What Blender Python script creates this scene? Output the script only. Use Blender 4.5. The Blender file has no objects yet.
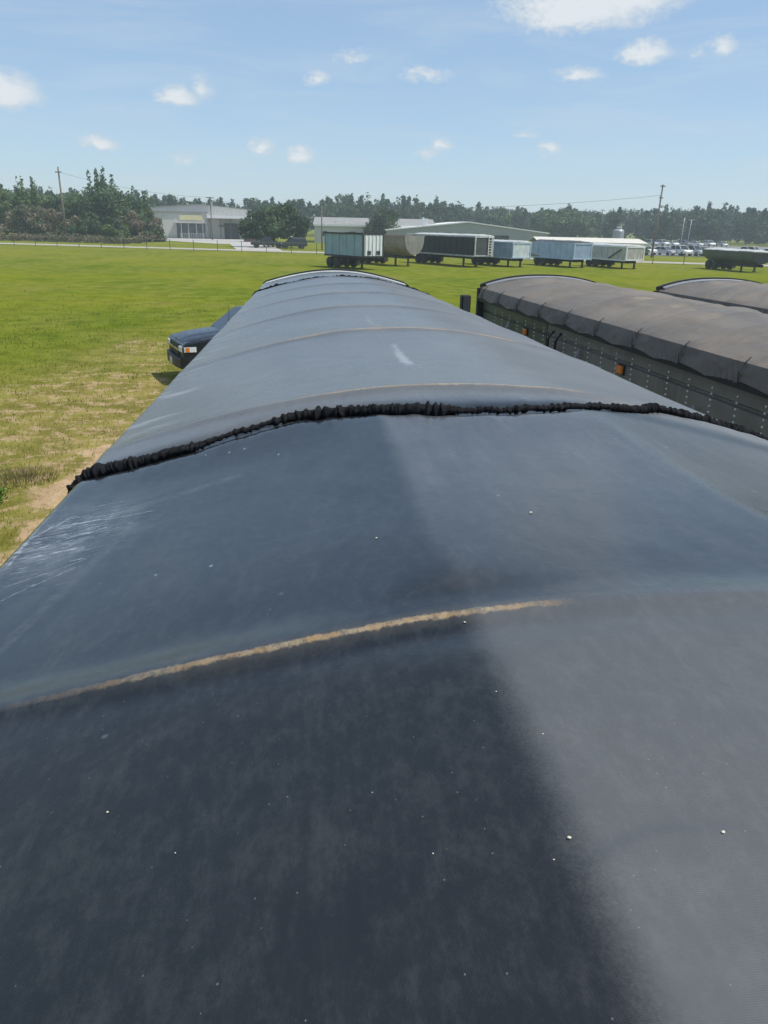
import bpy, bmesh, math, random
import numpy as np
from mathutils import Vector, Matrix, noise as mnoise
R = math.radians
S = bpy.context.scene
COL = S.collection
random.seed(7); RNG = np.random.default_rng(7)

# ------------------------------------------------------------------ camera
HC = 4.05
PITCH, YAW, ROLL = R(20.38), R(5.99), R(1.2)
cd = bpy.data.cameras.new('camera'); cam = bpy.data.objects.new('camera', cd); COL.objects.link(cam)
cd.sensor_fit = 'VERTICAL'; cd.sensor_height = 24.0; cd.lens = 24.0 * 770.0 / 1024.0
cd.clip_start = 0.02; cd.clip_end = 6000
cam.matrix_world = (Matrix.Translation((0, 0, HC)) @ Matrix.Rotation(-YAW, 4, 'Z')
                    @ Matrix.Rotation(math.pi / 2 - PITCH, 4, 'X') @ Matrix.Rotation(ROLL, 4, 'Z'))
S.camera = cam
# ------------------------------------------------------------------ light
SUN_AZ, SUN_EL = R(104), R(60)          # azimuth clockwise from +Y (away from the camera), to the right
sd = bpy.data.lights.new('sun', 'SUN'); sd.energy = 3.6; sd.angle = R(0.53); sd.color = (1.0, 0.95, 0.87)
sun = bpy.data.objects.new('sun', sd); COL.objects.link(sun)
tosun = Vector((math.sin(SUN_AZ) * math.cos(SUN_EL), math.cos(SUN_AZ) * math.cos(SUN_EL), math.sin(SUN_EL)))
sun.rotation_euler = tosun.to_track_quat('Z', 'Y').to_euler(); sun.location = (20, 0, 40)
S.view_settings.view_transform = 'Standard'; S.view_settings.look = 'None'
S.view_settings.exposure = 0.38; S.view_settings.gamma = 1.0
try: S.view_settings.use_curve_mapping = False
except Exception: pass
S.render.engine = 'CYCLES'
S.cycles.max_bounces = 6; S.cycles.volume_bounces = 1; S.cycles.diffuse_bounces = 3; S.cycles.glossy_bounces = 3
S.cycles.use_denoising = True

# ------------------------------------------------------------------ node helper
class NT:
    def __init__(s, tree): s.t = tree; s.n = tree.nodes; s.l = tree.links
    def put(s, sock, v):
        if isinstance(v, bpy.types.NodeSocket): s.l.new(v, sock)
        elif v is not None: sock.default_value = v
    def m(s, op, a, b=None, c=None, clamp=False):
        n = s.n.new('ShaderNodeMath'); n.operation = op; n.use_clamp = clamp
        for i, v in enumerate((a, b, c)):
            if v is not None: s.put(n.inputs[i], v)
        return n.outputs[0]
    def add(s, a, b): return s.m('ADD', a, b)
    def sub(s, a, b): return s.m('SUBTRACT', a, b)
    def mul(s, a, b): return s.m('MULTIPLY', a, b)
    def mx(s, a, b): return s.m('MAXIMUM', a, b)
    def step(s, v, a, b, lo=0.0, hi=1.0):
        n = s.n.new('ShaderNodeMapRange'); n.interpolation_type = 'SMOOTHSTEP'
        s.put(n.inputs[0], v)
        for i, q in enumerate((a, b, lo, hi)): s.put(n.inputs[i + 1], q)
        return n.outputs[0]
    def mix(s, f, a, b):
        n = s.n.new('ShaderNodeMix'); n.data_type = 'RGBA'
        s.put(n.inputs[0], f)
        s.put(n.inputs[6], a if isinstance(a, bpy.types.NodeSocket) else (*a[:3], 1))
        s.put(n.inputs[7], b if isinstance(b, bpy.types.NodeSocket) else (*b[:3], 1))
        return n.outputs[2]
    def noise(s, vec, scale, detail=3.0, rough=0.5, dist=0.0):
        n = s.n.new('ShaderNodeTexNoise'); s.put(n.inputs['Vector'], vec)
        n.inputs['Scale'].default_value = scale; n.inputs['Detail'].default_value = detail
        n.inputs['Roughness'].default_value = rough; n.inputs['Distortion'].default_value = dist
        return n.outputs[0]
    def voro(s, vec, scale, feature='F1'):
        n = s.n.new('ShaderNodeTexVoronoi'); s.put(n.inputs['Vector'], vec); n.feature = feature
        n.inputs['Scale'].default_value = scale; return n.outputs['Distance'], n.outputs.get('Color')
    def map(s, vec, rot=0.0, scale=(1, 1, 1), loc=(0, 0, 0)):
        n = s.n.new('ShaderNodeMapping'); s.put(n.inputs[0], vec)
        n.inputs['Rotation'].default_value = (0, 0, rot); n.inputs['Scale'].default_value = scale; n.inputs['Location'].default_value = loc
        return n.outputs[0]
    def sep(s, vec):
        n = s.n.new('ShaderNodeSeparateXYZ'); s.put(n.inputs[0], vec); return n.outputs
    def obj(s): return s.n.new('ShaderNodeTexCoord').outputs['Object']
    def pos(s): return s.n.new('ShaderNodeNewGeometry').outputs['Position']
    def attr(s, name):
        n = s.n.new('ShaderNodeAttribute'); n.attribute_name = name; return n.outputs['Fac']
    def bump(s, h, strength=0.3, dist=0.01):
        n = s.n.new('ShaderNodeBump'); s.put(n.inputs['Height'], h)
        n.inputs['Strength'].default_value = strength; n.inputs['Distance'].default_value = dist
        return n.outputs[0]

def material(name):
    m = bpy.data.materials.new(name); m.use_nodes = True
    nt = NT(m.node_tree); b = m.node_tree.nodes['Principled BSDF']
    return m, nt, b

def mat(name, col, rough=0.6, metal=0.0, var=0.25, scale=3.0, spec=0.5, dirt=None, bump=0.0, coat=0.0):
    """painted / plain surface: base colour broken up by two noises, optional dirt colour"""
    m, nt, b = material(name)
    o = nt.obj()
    n1 = nt.noise(o, scale, 5, 0.6)
    n2 = nt.noise(o, scale * 9, 3, 0.6)
    f = nt.add(nt.mul(n1, 0.7), nt.mul(n2, 0.3))
    lo = tuple(c * (1 - var) for c in col); hi = tuple(min(1, c * (1 + var)) for c in col)
    c = nt.mix(nt.step(f, 0.3, 0.7), lo, hi)
    if dirt:
        st = nt.noise(nt.map(o, scale=(6, 6, 0.7)), 2.0, 4, 0.6)
        c = nt.mix(nt.step(st, 0.48, 0.70, 0, 0.85), c, dirt)
    nt.put(b.inputs['Base Color'], c)
    nt.put(b.inputs['Roughness'], nt.step(n2, 0.2, 0.8, max(0.02, rough - 0.1), min(1, rough + 0.1)))
    b.inputs['Metallic'].default_value = metal; b.inputs['Specular IOR Level'].default_value = spec
    b.inputs['Coat Weight'].default_value = coat
    if bump: nt.put(b.inputs['Normal'], nt.bump(n2, 0.5, bump))
    return m

# ------------------------------------------------------------------ world: sky and clouds
W = bpy.data.worlds.new('World'); S.world = W; W.use_nodes = True
nt = NT(W.node_tree); bg = W.node_tree.nodes['Background']
sky = nt.n.new('ShaderNodeTexSky'); sky.sky_type = 'NISHITA'; sky.sun_disc = False
sky.sun_elevation = SUN_EL; sky.sun_rotation = SUN_AZ
sky.air_density = 1.0; sky.dust_density = 0.25; sky.ozone_density = 4.0; sky.altitude = 50
SKY = 0.12
d = nt.n.new('ShaderNodeTexCoord').outputs['Generated']
dx, dy, dz = nt.sep(d)
az = nt.mul(nt.m('ARCTAN2', dx, dy), 57.2958)
el = nt.mul(nt.m('ARCSINE', dz), 57.2958)
comb = nt.n.new('ShaderNodeCombineXYZ'); nt.put(comb.inputs[0], az); nt.put(comb.inputs[1], nt.mul(el, 1.6))
pv = comb.outputs[0]
nA = nt.noise(pv, 0.55, 6, 0.62); nB = nt.noise(pv, 1.6, 6, 0.65)
azw = nt.add(az, nt.mul(nt.sub(nB, 0.5), 1.3)); elw = nt.add(el, nt.mul(nt.sub(nA, 0.5), 1.5))
# cumulus: azimuth, elevation, half width, half height, strength
CL = [(17.6, 12.7, 5.0, 1.7, 1.1), (20.6, 13.2, 3.6, 1.5, 1.1), (16.3, 12.2, 2.2, 1.2, 1.0), (14.4, 13.4, 2.3, .9, .8), (18.0, 9.2, 1.7, .55, .8), (21.9, 10.2, 1.8, .85, 1.0),
      (26.4, 10.5, .95, .65, .75), (25.0, 10.1, .6, .4, .5), (-8.0, 7.4, 1.5, .75, 1.0), (-6.4, 7.9, 1.0, 1.0, .6), (-18.2, 7.0, 2.3, 1.3, 1.1),
      (-13.0, 4.5, 1.3, .6, .9), (1.1, 8.9, .95, .65, .7), (8.2, 9.2, 1.9, .5, .62), (3.4, 10.1, 1.7, .45, .5), (-.2, 4.25, 1.1, .7, .95),
      (-2.7, 4.7, 1.0, .55, .8), (-7.8, 3.9, .9, .5, .7), (9.4, 5.1, .9, .5, .75), (8.4, 4.6, 1.0, .45, .65), (16.6, 4.95, .8, .55, .8), (14.9, 5.8, 1.2, .35, .5),
      (23.5, 6.1, 1.0, .3, .25), (-4.4, 3.7, 1.6, .4, .35),
      (48, 14, 6, 2.2, .9), (70, 9, 5, 1.4, .8), (-40, 12, 6, 2.0, .8), (-62, 18, 8, 3, .8), (100, 20, 9, 3.5, .8), (-100, 14, 7, 2.4, .8), (150, 16, 9, 3, .8), (-150, 12, 8, 2.5, .8),
      (35, 38, 13, 6, .7), (-30, 45, 14, 6, .6), (5, 30, 10, 4, .6)]
cov = None; shade = None
for a, e, wa, we, k in CL:
    u = nt.mul(nt.sub(azw, a), 1 / wa); v = nt.mul(nt.sub(elw, e), 1 / we)
    v = nt.mx(v, nt.mul(v, -1.5))                       # flatter base than top
    r2 = nt.m('SQRT', nt.m('MULTIPLY_ADD', u, u, nt.mul(v, v)))
    c = nt.mul(nt.sub(1.32, r2), k)
    cov = c if cov is None else nt.mx(cov, c)
dens = nt.add(cov, nt.mul(nt.sub(nB, 0.5), 1.1))
alpha = nt.mul(nt.step(dens, 0.02, 0.80), 0.86)
veil = nt.mul(nt.step(nt.noise(nt.map(pv, scale=(0.07, 0.30, 1)), 1.0, 7, 0.66, .6), 0.40, 0.72), 0.30)
alpha = nt.mx(alpha, veil)
cc = nt.mix(nt.step(dens, 0.45, 1.1), (4.0, 4.5, 4.95), (5.3, 5.45, 5.6))
milky = nt.mix(.55, sky.outputs[0], (2.25, 3.2, 4.4))      # thin high haze over the whole sky
skyc = nt.mix(alpha, milky, cc)
nt.put(bg.inputs['Color'], skyc); bg.inputs['Strength'].default_value = SKY

# ------------------------------------------------------------------ mesh helpers
class MB:
    def __init__(s): s.v = []; s.f = []
    def face(s, pts):
        i = len(s.v); s.v += [tuple(p) for p in pts]; s.f.append(tuple(range(i, i + len(pts)))); return s
    def box(s, x0, x1, y0, y1, z0, z1, M=None):
        p = [(x, y, z) for z in (z0, z1) for y in (y0, y1) for x in (x0, x1)]
        if M is not None: p = [tuple(M @ Vector(q)) for q in p]
        i = len(s.v); s.v += p
        s.f += [tuple(i + k for k in q) for q in ((0, 2, 3, 1), (4, 5, 7, 6), (0, 1, 5, 4), (1, 3, 7, 5), (3, 2, 6, 7), (2, 0, 4, 6))]
        return s
    def prism(s, prof, a0, a1, axis='y', s0=1.0, s1=1.0):
        """extrude a 2-D profile along an axis ('y': profile is x,z; 'x': profile is y,z; 'z': profile is x,y)"""
        def P(q, a):
            return {'y': (q[0], a, q[1]), 'x': (a, q[0], q[1]), 'z': (q[0], q[1], a)}[axis]
        n = len(prof); i = len(s.v)
        s.v += [P(q, a0) for q in prof] + [P(q, a1) for q in prof]
        s.f.append(tuple(i + k for k in range(n))); s.f.append(tuple(i + n + k for k in reversed(range(n))))
        for k in range(n):
            j = (k + 1) % n; s.f.append((i + k, i + n + k, i + n + j, i + j))
        return s
    def loft(s, rings, closed=True, cap=True):
        n = len(rings[0]); i = len(s.v)
        for r in rings: s.v += [tuple(p) for p in r]
        for a in range(len(rings) - 1):
            for k in range(n if closed else n - 1):
                j = (k + 1) % n
                s.f.append((i + a * n + k, i + a * n + j, i + (a + 1) * n + j, i + (a + 1) * n + k))
        if cap and closed:
            s.f.append(tuple(i + k for k in reversed(range(n)))); s.f.append(tuple(i + (len(rings) - 1) * n + k for k in range(n)))
        return s
    def tube(s, path, r, seg=8, rfun=None):
        path = [Vector(p) for p in path]; rings = []
        for k, p in enumerate(path):
            t = (path[min(k + 1, len(path) - 1)] - path[max(k - 1, 0)]).normalized()
            a = Vector((0, 0, 1)) if abs(t.z) < 0.9 else Vector((1, 0, 0))
            u = t.cross(a).normalized(); w = u.cross(t)
            rr = r if not isinstance(r, (list, tuple)) else r[k]
            ring = []
            for q in range(seg):
                th = 2 * math.pi * q / seg
                m = rr * (rfun(k, th) if rfun else 1.0)
                ring.append(p + (u * math.cos(th) + w * math.sin(th)) * m)
            rings.append(ring)
        return s.loft(rings)
    def lathe_y(s, prof, cx, cz, seg=24):
        """profile of (radius, y) spun about the y axis through (cx, cz)"""
        rings = []
        for rr, y in prof:
            rings.append([(cx + rr * math.cos(2 * math.pi * q / seg), y, cz + rr * math.sin(2 * math.pi * q / seg)) for q in range(seg)])
        return s.loft(rings)
    def build(s, name, m, parent=None, smooth=False, bevel=0.0, label=None):
        me = bpy.data.meshes.new(name); me.from_pydata(s.v, [], s.f); me.validate()
        bm = bmesh.new(); bm.from_mesh(me)
        bmesh.ops.recalc_face_normals(bm, faces=bm.faces)
        if bevel:
            es = [e for e in bm.edges if len(e.link_faces) == 2 and e.calc_face_angle(0) > 0.5]
            try: bmesh.ops.bevel(bm, geom=es, offset=bevel, segments=2, profile=0.6, affect='EDGES', clamp_overlap=True)
            except Exception: pass
        bm.to_mesh(me); bm.free()
        if smooth:
            for p in me.polygons: p.use_smooth = True
        return link(name, me, m, parent, label)

def link(name, me, m, parent=None, label=None):
    o = bpy.data.objects.new(name, me); COL.objects.link(o)
    if m: me.materials.append(m)
    if parent: o.parent = parent
    if label: o['label'] = label
    return o

def tag(o, label=None, cat=None, group=None, kind=None):
    if label: o['label'] = label
    if cat: o['category'] = cat
    if group: o['group'] = group
    if kind: o['kind'] = kind
    return o

def thing(name, loc, rz, label, cat, group=None):
    o = bpy.data.objects.new(name, None); COL.objects.link(o); o.empty_display_size = 0.2
    o.location = loc; o.rotation_euler = (0, 0, rz)
    return tag(o, label, cat, group)

def copy_tree(o, parent=None):
    c = o.copy(); COL.objects.link(c); c.parent = parent
    for ch in list(o.children): copy_tree(ch, c)
    return c

def raw_mesh(name, verts, quads, smooth=False):
    """numpy verts (n,3) and quads (m,4)"""
    me = bpy.data.meshes.new(name)
    verts = np.asarray(verts, np.float32); quads = np.asarray(quads, np.int32)
    k = quads.shape[1]
    me.vertices.add(len(verts)); me.vertices.foreach_set('co', verts.ravel())
    me.loops.add(quads.size); me.loops.foreach_set('vertex_index', quads.ravel())
    me.polygons.add(len(quads)); me.polygons.foreach_set('loop_start', np.arange(0, quads.size, k, dtype=np.int32))
    me.polygons.foreach_set('loop_total', np.full(len(quads), k, np.int32))
    if smooth: me.polygons.foreach_set('use_smooth', np.ones(len(quads), bool))
    me.update(calc_edges=True); me.validate()
    return me

def grid_mesh(name, X, Y, Z, smooth=True):
    ny, nx = X.shape
    v = np.stack([X, Y, Z], -1).reshape(-1, 3)
    a = (np.arange(ny - 1)[:, None] * nx + np.arange(nx - 1)[None, :]).ravel()
    return raw_mesh(name, v, np.stack([a, a + 1, a + nx + 1, a + nx], 1), smooth)

def vnoise(x, y, scale, seed=0.0, octaves=3):
    """numpy value noise, about 0..1"""
    x = np.asarray(x, float) * scale + seed * 13.7 + 1000; y = np.asarray(y, float) * scale + seed * 7.3 + 1000
    tot = np.zeros(np.broadcast(x, y).shape); amp = 1.0; s = 0.0
    for k in range(octaves):
        xi = np.floor(x); yi = np.floor(y); fx = x - xi; fy = y - yi
        fx = fx * fx * (3 - 2 * fx); fy = fy * fy * (3 - 2 * fy)
        def h(a, b):
            q = np.sin(a * 127.1 + b * 311.7 + seed * 17.3) * 43758.5453; return q - np.floor(q)
        tot = tot + amp * (h(xi, yi) * (1 - fx) * (1 - fy) + h(xi + 1, yi) * fx * (1 - fy) + h(xi, yi + 1) * (1 - fx) * fy + h(xi + 1, yi + 1) * fx * fy)
        s += amp; amp *= 0.5; x = x * 2.03 + 5; y = y * 2.03 + 9
    return tot / s

def sm(v, a, b):
    t = np.clip((v - a) / (b - a), 0, 1); return t * t * (3 - 2 * t)

# ------------------------------------------------------------------ ground
def sand_mask(x, y):
    """bare sandy earth, 0..1"""
    x = np.asarray(x, float); y = np.asarray(y, float)
    n = vnoise(x, y, 0.9, 1, 4); n2 = vnoise(x, y, 0.22, 2, 3)
    path = 1.08 * np.exp(-((x + 3.6 + 0.5 * (n2 - .5)) / 0.70) ** 2) * sm(y, 1, 3) * (1 - sm(y, 12.5, 16.5))
    def blob(cx, cy, rx, ry, k=1.0): return k * np.exp(-(((x - cx) / rx) ** 2 + ((y - cy) / ry) ** 2))
    b = blob(-4.9, 17.2, 2.3, 3.6, .36) + blob(-5.6, 28.6, .9, 1.5, .8) + blob(-6.1, 33.5, 1.5, .9, .45) + blob(-5.5, 24.0, .55, .4, .6) + blob(-7.8, 27.3, .9, .8, .45) + blob(-5.0, 21, 1.2, 1.2, .3) + blob(-3.6, 12.2, 1.1, 2.2, .6)
    m = np.clip(path * 1.15 + b, 0, 1.3)
    return np.clip((m - 0.44 + (n - .5) * 2.1) * 1.4, 0, 1) * (m > .05)
def dry_mask(x, y):
    x = np.asarray(x, float); y = np.asarray(y, float)
    d = np.exp(-(((x + 5.5) / 4.5) ** 2 + ((y - 17.5) / 6.5) ** 2)) * 1.0 + np.exp(-(((x + 5.6) / 2.5) ** 2 + ((y - 28) / 6) ** 2)) * .5 + np.exp(-((x + 3.5) / 1.6) ** 2) * (1 - sm(y, 18, 24)) * .7
    return np.clip(d + (vnoise(x, y, .35, 4, 4) - .5) * .9, 0, 1)

def spaced(fine0, fine1, step, far):
    a = np.arange(fine0, fine1 + step / 2, step)
    g = step; hi = [fine1]
    while hi[-1] < far: g *= 1.25; hi.append(min(far, hi[-1] + g))
    g = step; lo = [fine0]
    while lo[-1] > -far: g *= 1.25; lo.append(max(-far, lo[-1] - g))
    return np.concatenate([np.array(lo[:0:-1]), a, np.array(hi[1:])])
gx = spaced(-30, 12, 0.22, 1500); gy = spaced(0, 50, 0.25, 1500)
GX, GY = np.meshgrid(gx, gy)
near = (np.abs(GX) < 60) & (GY > -20) & (GY < 90)
GZ = np.where(near, (vnoise(GX, GY, 0.5, 3, 3) - 0.5) * 0.05, 0) - 0.02
gme = grid_mesh('field', GX, GY, GZ)
at = gme.attributes.new('sand', 'FLOAT', 'POINT'); at.data.foreach_set('value', np.where(near, sand_mask(GX, GY), 0).ravel().astype(np.float32))
at = gme.attributes.new('dry', 'FLOAT', 'POINT'); at.data.foreach_set('value', np.where(near, dry_mask(GX, GY), .2).ravel().astype(np.float32))

def grass_color(nt, pos, dry):
    n1 = nt.noise(pos, 0.06, 5, 0.6); n2 = nt.noise(pos, 0.9, 5, 0.65); n3 = nt.noise(nt.map(pos, scale=(1, .5, 1)), 0.22, 4, .6)
    c = nt.mix(nt.step(n2, 0.3, 0.7), (0.086, 0.122, 0.012), (0.175, 0.205, 0.026))
    c = nt.mix(nt.step(n1, 0.35, 0.7, 0, .7), c, (0.195, 0.205, 0.014))
    c = nt.mix(nt.step(n3, 0.50, 0.72, 0, .7), c, (0.070, 0.120, 0.006))
    c = nt.mix(nt.mul(nt.step(n3, 0.45, 0.28), .45), c, (0.21, 0.19, 0.055))
    return nt.mix(nt.mul(dry, 0.75), c, nt.mix(nt.step(n2, .35, .65), (0.19, 0.155, 0.045), (0.31, 0.25, 0.085)))
m_field, nt, b = material('grass field')
p = nt.pos(); sand = nt.attr('sand'); dry = nt.attr('dry')
c = grass_color(nt, p, dry)
nd = nt.noise(p, 7, 4, .6)
sf = nt.step(nt.add(sand, nt.mul(nt.sub(nd, .5), .8)), .35, .62)
sf = nt.mx(sf, nt.mul(nt.mul(nt.step(dry, .35, .8), nt.step(nt.noise(p, 2.4, 5, .65), .47, .62)), .75))
sandc = nt.mix(nt.step(nt.noise(p, 3, 5, .6), .3, .7), (0.36, 0.25, 0.14), (0.50, 0.36, 0.22))
c = nt.mix(sf, c, sandc)
nt.put(b.inputs['Base Color'], c); b.inputs['Roughness'].default_value = .95; b.inputs['Specular IOR Level'].default_value = .0
nt.put(b.inputs['Normal'], nt.bump(nt.noise(p, 9, 5, .7), .9, .08))
tag(link('field', gme, m_field), kind='structure')

# grass blades over the near field (nobody could count them)
def blades(n, x0, x1, y0, y1, hmin, hmax, seed, wide):
    g = np.random.default_rng(seed)
    t = g.random(n); y = 1 / (1 / y0 + t * (1 / y1 - 1 / y0))          # denser near the camera
    x = g.uniform(x0, x1, n)
    keep = (g.random(n) > sand_mask(x, y) * 1.02)
    keep &= (g.random(n) < (0.25 + 1.1 * vnoise(x, y, .8, 9, 3)) * (1 - sm(y, 22, 58)) * (1 - .45 * dry_mask(x, y)))
    keep &= ~((x > -1.1) & (y < 15.5)); keep &= ~((x > 2.8) & (x < 10.5) & (y < 21))
    x, y = x[keep], y[keep]; n = len(x)
    h = g.uniform(hmin, hmax, n) * (0.5 + vnoise(x, y, .5, 11, 3)) ; w = wide * g.uniform(.6, 1.3, n) * np.clip(y / 14, .8, 3)
    a = g.uniform(0, 6.283, n); lean = g.uniform(.1, .7, n) * h; la = g.uniform(0, 6.283, n)
    z = (vnoise(x, y, 0.5, 3, 3) - .5) * .05 - .03
    c0 = np.stack([x - np.cos(a) * w, y - np.sin(a) * w, z], 1); c1 = np.stack([x + np.cos(a) * w, y + np.sin(a) * w, z], 1)
    tp = np.stack([x + np.cos(la) * lean, y + np.sin(la) * lean, z + h], 1)
    v = np.stack([c0, c1, tp], 1).reshape(-1, 3); f = np.arange(3 * n).reshape(-1, 3)
    me = raw_mesh('grass', v, f)
    for nm, val in (('dry', dry_mask(x, y)),):
        q = me.attributes.new(nm, 'FLOAT', 'POINT'); q.data.foreach_set('value', np.repeat(np.clip(val + g.uniform(-.25, .25, n), 0, 1), 3).astype(np.float32))
    return me
m_blade, nt, b = material('grass blades')
p = nt.pos(); c = grass_color(nt, p, nt.attr('dry'))
c = nt.mix(.30, c, (.30, .34, .05))
nt.put(b.inputs['Base Color'], c); b.inputs['Roughness'].default_value = .7; b.inputs['Specular IOR Level'].default_value = .25
b.inputs['Subsurface Weight'].default_value = 0
tr = nt.n.new('ShaderNodeBsdfTranslucent'); nt.put(tr.inputs[0], c)
ms = nt.n.new('ShaderNodeMixShader'); ms.inputs[0].default_value = .5
nt.l.new(b.outputs[0], ms.inputs[1]); nt.l.new(tr.outputs[0], ms.inputs[2]); nt.l.new(ms.outputs[0], nt.n['Material Output'].inputs[0])
tag(link('grass', blades(230000, -26, 12, 7.5, 60, .035, .095, 21, .008), m_blade), kind='stuff')

# ------------------------------------------------------------------ road, apron, lot
def sheet(name, pts, z, m, kind='structure'):
    mb = MB(); mb.face([(x, y, z) for x, y in pts]); return tag(mb.build(name, m), kind=kind)
m_road = mat('pale worn road', (0.36, 0.325, 0.27), .9, var=.12, scale=.4)
m_apron = mat('concrete apron', (0.40, 0.38, 0.35), .9, var=.1, scale=.2)
m_lot = mat('car park asphalt', (0.17, 0.17, 0.165), .9, var=.12, scale=.2)
A, Bq = Vector((-160, 179)), Vector((260, 33.5))
dr = (Bq - A).normalized(); nr = Vector((-dr.y, dr.x))
def roadpt(t, off): q = Vector((-0.7, 126.5)) + dr * t + nr * off; return (q.x, q.y)
sheet('road', [roadpt(-400, -3.2), roadpt(400, -3.2), roadpt(400, 3.2), roadpt(-400, 3.2)], .012, m_road)
sheet('apron', [(-37, 196), (-18, 168), (-5, 168), (-8, 190), (-14, 214), (-37, 214)], .012, m_apron)
sheet('driveway', [roadpt(-12, 3.3), roadpt(-4, 3.3), (-7, 167.8), (-15, 167.8)], .016, m_apron)
sheet('car_park', [(58, 139), (150, 139), (185, 254), (82, 254)], .012, m_lot)

# ------------------------------------------------------------------ foliage
def leaf_mat(name, dark, light, tint=None, scale=.5):
    m, nt, b = material(name)
    p = nt.pos(); n = nt.noise(p, scale, 4, .65); n2 = nt.noise(p, scale * 6, 2, .6)
    c = nt.mix(nt.step(nt.add(nt.mul(n, .7), nt.mul(n2, .3)), .35, .65), dark, light)
    if tint: c = nt.mix(nt.step(nt.noise(p, scale * 1.3, 4, .7), .46, .60), c, tint)
    nt.put(b.inputs['Base Color'], c); b.inputs['Roughness'].default_value = .6; b.inputs['Specular IOR Level'].default_value = .25
    tr = nt.n.new('ShaderNodeBsdfTranslucent'); nt.put(tr.inputs[0], c)
    ms = nt.n.new('ShaderNodeMixShader'); ms.inputs[0].default_value = .3
    nt.l.new(b.outputs[0], ms.inputs[1]); nt.l.new(tr.outputs[0], ms.inputs[2]); nt.l.new(ms.outputs[0], nt.n['Material Output'].inputs[0])
    return m
def leaf_quads(blobs, n, size, g, hollow=.55):
    bl = np.array(blobs, float); w = (bl[:, 3] * bl[:, 4] * bl[:, 5]) ** (2 / 3); w /= w.sum()
    k = g.choice(len(bl), n, p=w)
    d = g.normal(size=(n, 3)); d /= np.linalg.norm(d, axis=1, keepdims=True)
    r = g.uniform(hollow, 1.0, n) ** .7 + g.normal(0, .10, n)
    c = bl[k, :3] + d * bl[k, 3:6] * r[:, None]
    nn = d + g.normal(0, .7, (n, 3)); nn /= np.linalg.norm(nn, axis=1, keepdims=True)
    a = np.cross(nn, g.normal(size=(n, 3))); a /= np.linalg.norm(a, axis=1, keepdims=True); b_ = np.cross(nn, a)
    s = size * g.uniform(.5, 1.3, n)[:, None]
    v = np.stack([c - a * s, c - b_ * s * .55, c + a * s, c + b_ * s * .55], 1).reshape(-1, 3)
    v[:, 2] = np.maximum(v[:, 2], 0.02)
    return v, np.arange(4 * n).reshape(-1, 4)
def crown_blobs(h, r, base, style, g):
    bl = []
    if style == 'spire':            # several upright leaders, evergreen-like
        for s in range(9):
            ox, oy = g.uniform(-.62, .62, 2) * r * 1.15; top = h * (g.uniform(.84, 1.0) if s else 1.0) - .28 * abs(ox)
            for t in np.linspace(0, 1, 10):
                rr = r * (.46 * (1 - t) ** .7 + .06) * g.uniform(.8, 1.2)
                bl.append((ox + g.normal(0, .06) * r, oy + g.normal(0, .06) * r, base + (top - base) * t, rr, rr, (top - base) * .085))
    elif style == 'full':           # rounded mass with a few upright leaders on top
        bl = crown_blobs(h * .84, r, base, 'round', g)
        for s in range(8):
            a = g.uniform(0, 6.283); q = r * g.uniform(0, .6); ox, oy = math.cos(a) * q, math.sin(a) * q; top = h * g.uniform(.88, 1.0) - .35 * q * .6
            for t in np.linspace(.35, 1, 7): bl.append((ox, oy, top * t, r * (.30 * (1 - t) + .05), r * (.30 * (1 - t) + .05), top * .07))
    elif style == 'round':
        for s in range(34):
            d = g.normal(size=3); d /= np.linalg.norm(d); q = g.uniform(.35, .85)
            rr = r * g.uniform(.22, .42)
            bl.append((d[0] * r * q, d[1] * r * q, base + (h - base) * (.5 + .42 * d[2] * q * 1.1), rr, rr, rr * g.uniform(.6, .9)))
    elif style == 'shrub':
        for s in range(26):
            a = g.uniform(0, 6.283); q = g.uniform(.1, .9) ** .6; rr = r * g.uniform(.2, .38)
            bl.append((math.cos(a) * r * q, math.sin(a) * r * q, (h - rr * .8) * g.uniform(.15, 1.0) * (1 - .45 * q * q), rr, rr, rr * .75))
    elif style == 'pine':
        for s in range(20):
            t = g.uniform(0, 1); rr = r * (.22 + .32 * (1 - t)) * g.uniform(.7, 1.2); a = g.uniform(0, 6.283)
            bl.append((math.cos(a) * r * .4 * (1 - t), math.sin(a) * r * .4 * (1 - t), base + (h - base) * (.08 + .9 * t), rr, rr, (h - base) * .10))
    return bl
m_bark = mat('bark', (0.10, 0.075, 0.055), .95, var=.35, scale=4)
def trunk_mb(h, r0, g, limbs=5, r=2.0, base=2.0):
    mb = MB(); pts = [(g.normal(0, .03) * k, g.normal(0, .03) * k, h * k / 6) for k in range(7)]
    mb.tube(pts, [r0 * (1 - .8 * k / 6) for k in range(7)], 8)
    for q in range(limbs):
        a = g.uniform(0, 6.283); z = h * g.uniform(.25, .7); L = r * g.uniform(.45, .8)
        mb.tube([(0, 0, z), (math.cos(a) * L * .5, math.sin(a) * L * .5, z + L * .35), (math.cos(a) * L, math.sin(a) * L, z + L * .8)], [r0 * .4, r0 * .25, r0 * .08], 6)
    return mb
def tree(name, x, y, h, r, style, m, label, cat, group=None, n=3000, leaf=.3, base=None, seed=1):
    g = np.random.default_rng(seed)
    base = h * .12 if base is None else base
    t = thing(name, (x, y, 0), g.uniform(0, 6.28), label, cat, group)
    v, f = leaf_quads(crown_blobs(h, r, base, style, g), n, leaf, g)
    link('crown', raw_mesh('crown', v, f), m, t)
    trunk_mb(h * .75, max(.08, h * .018), g, 5, r, base).build('trunk', m_bark, t, smooth=True)
    return t
lf_ever = leaf_mat('evergreen leaves', (0.052, 0.095, 0.042), (0.140, 0.215, 0.085), scale=.3)
lf_green = leaf_mat('broad leaves', (0.060, 0.105, 0.034), (0.150, 0.215, 0.072), scale=.3)
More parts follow.
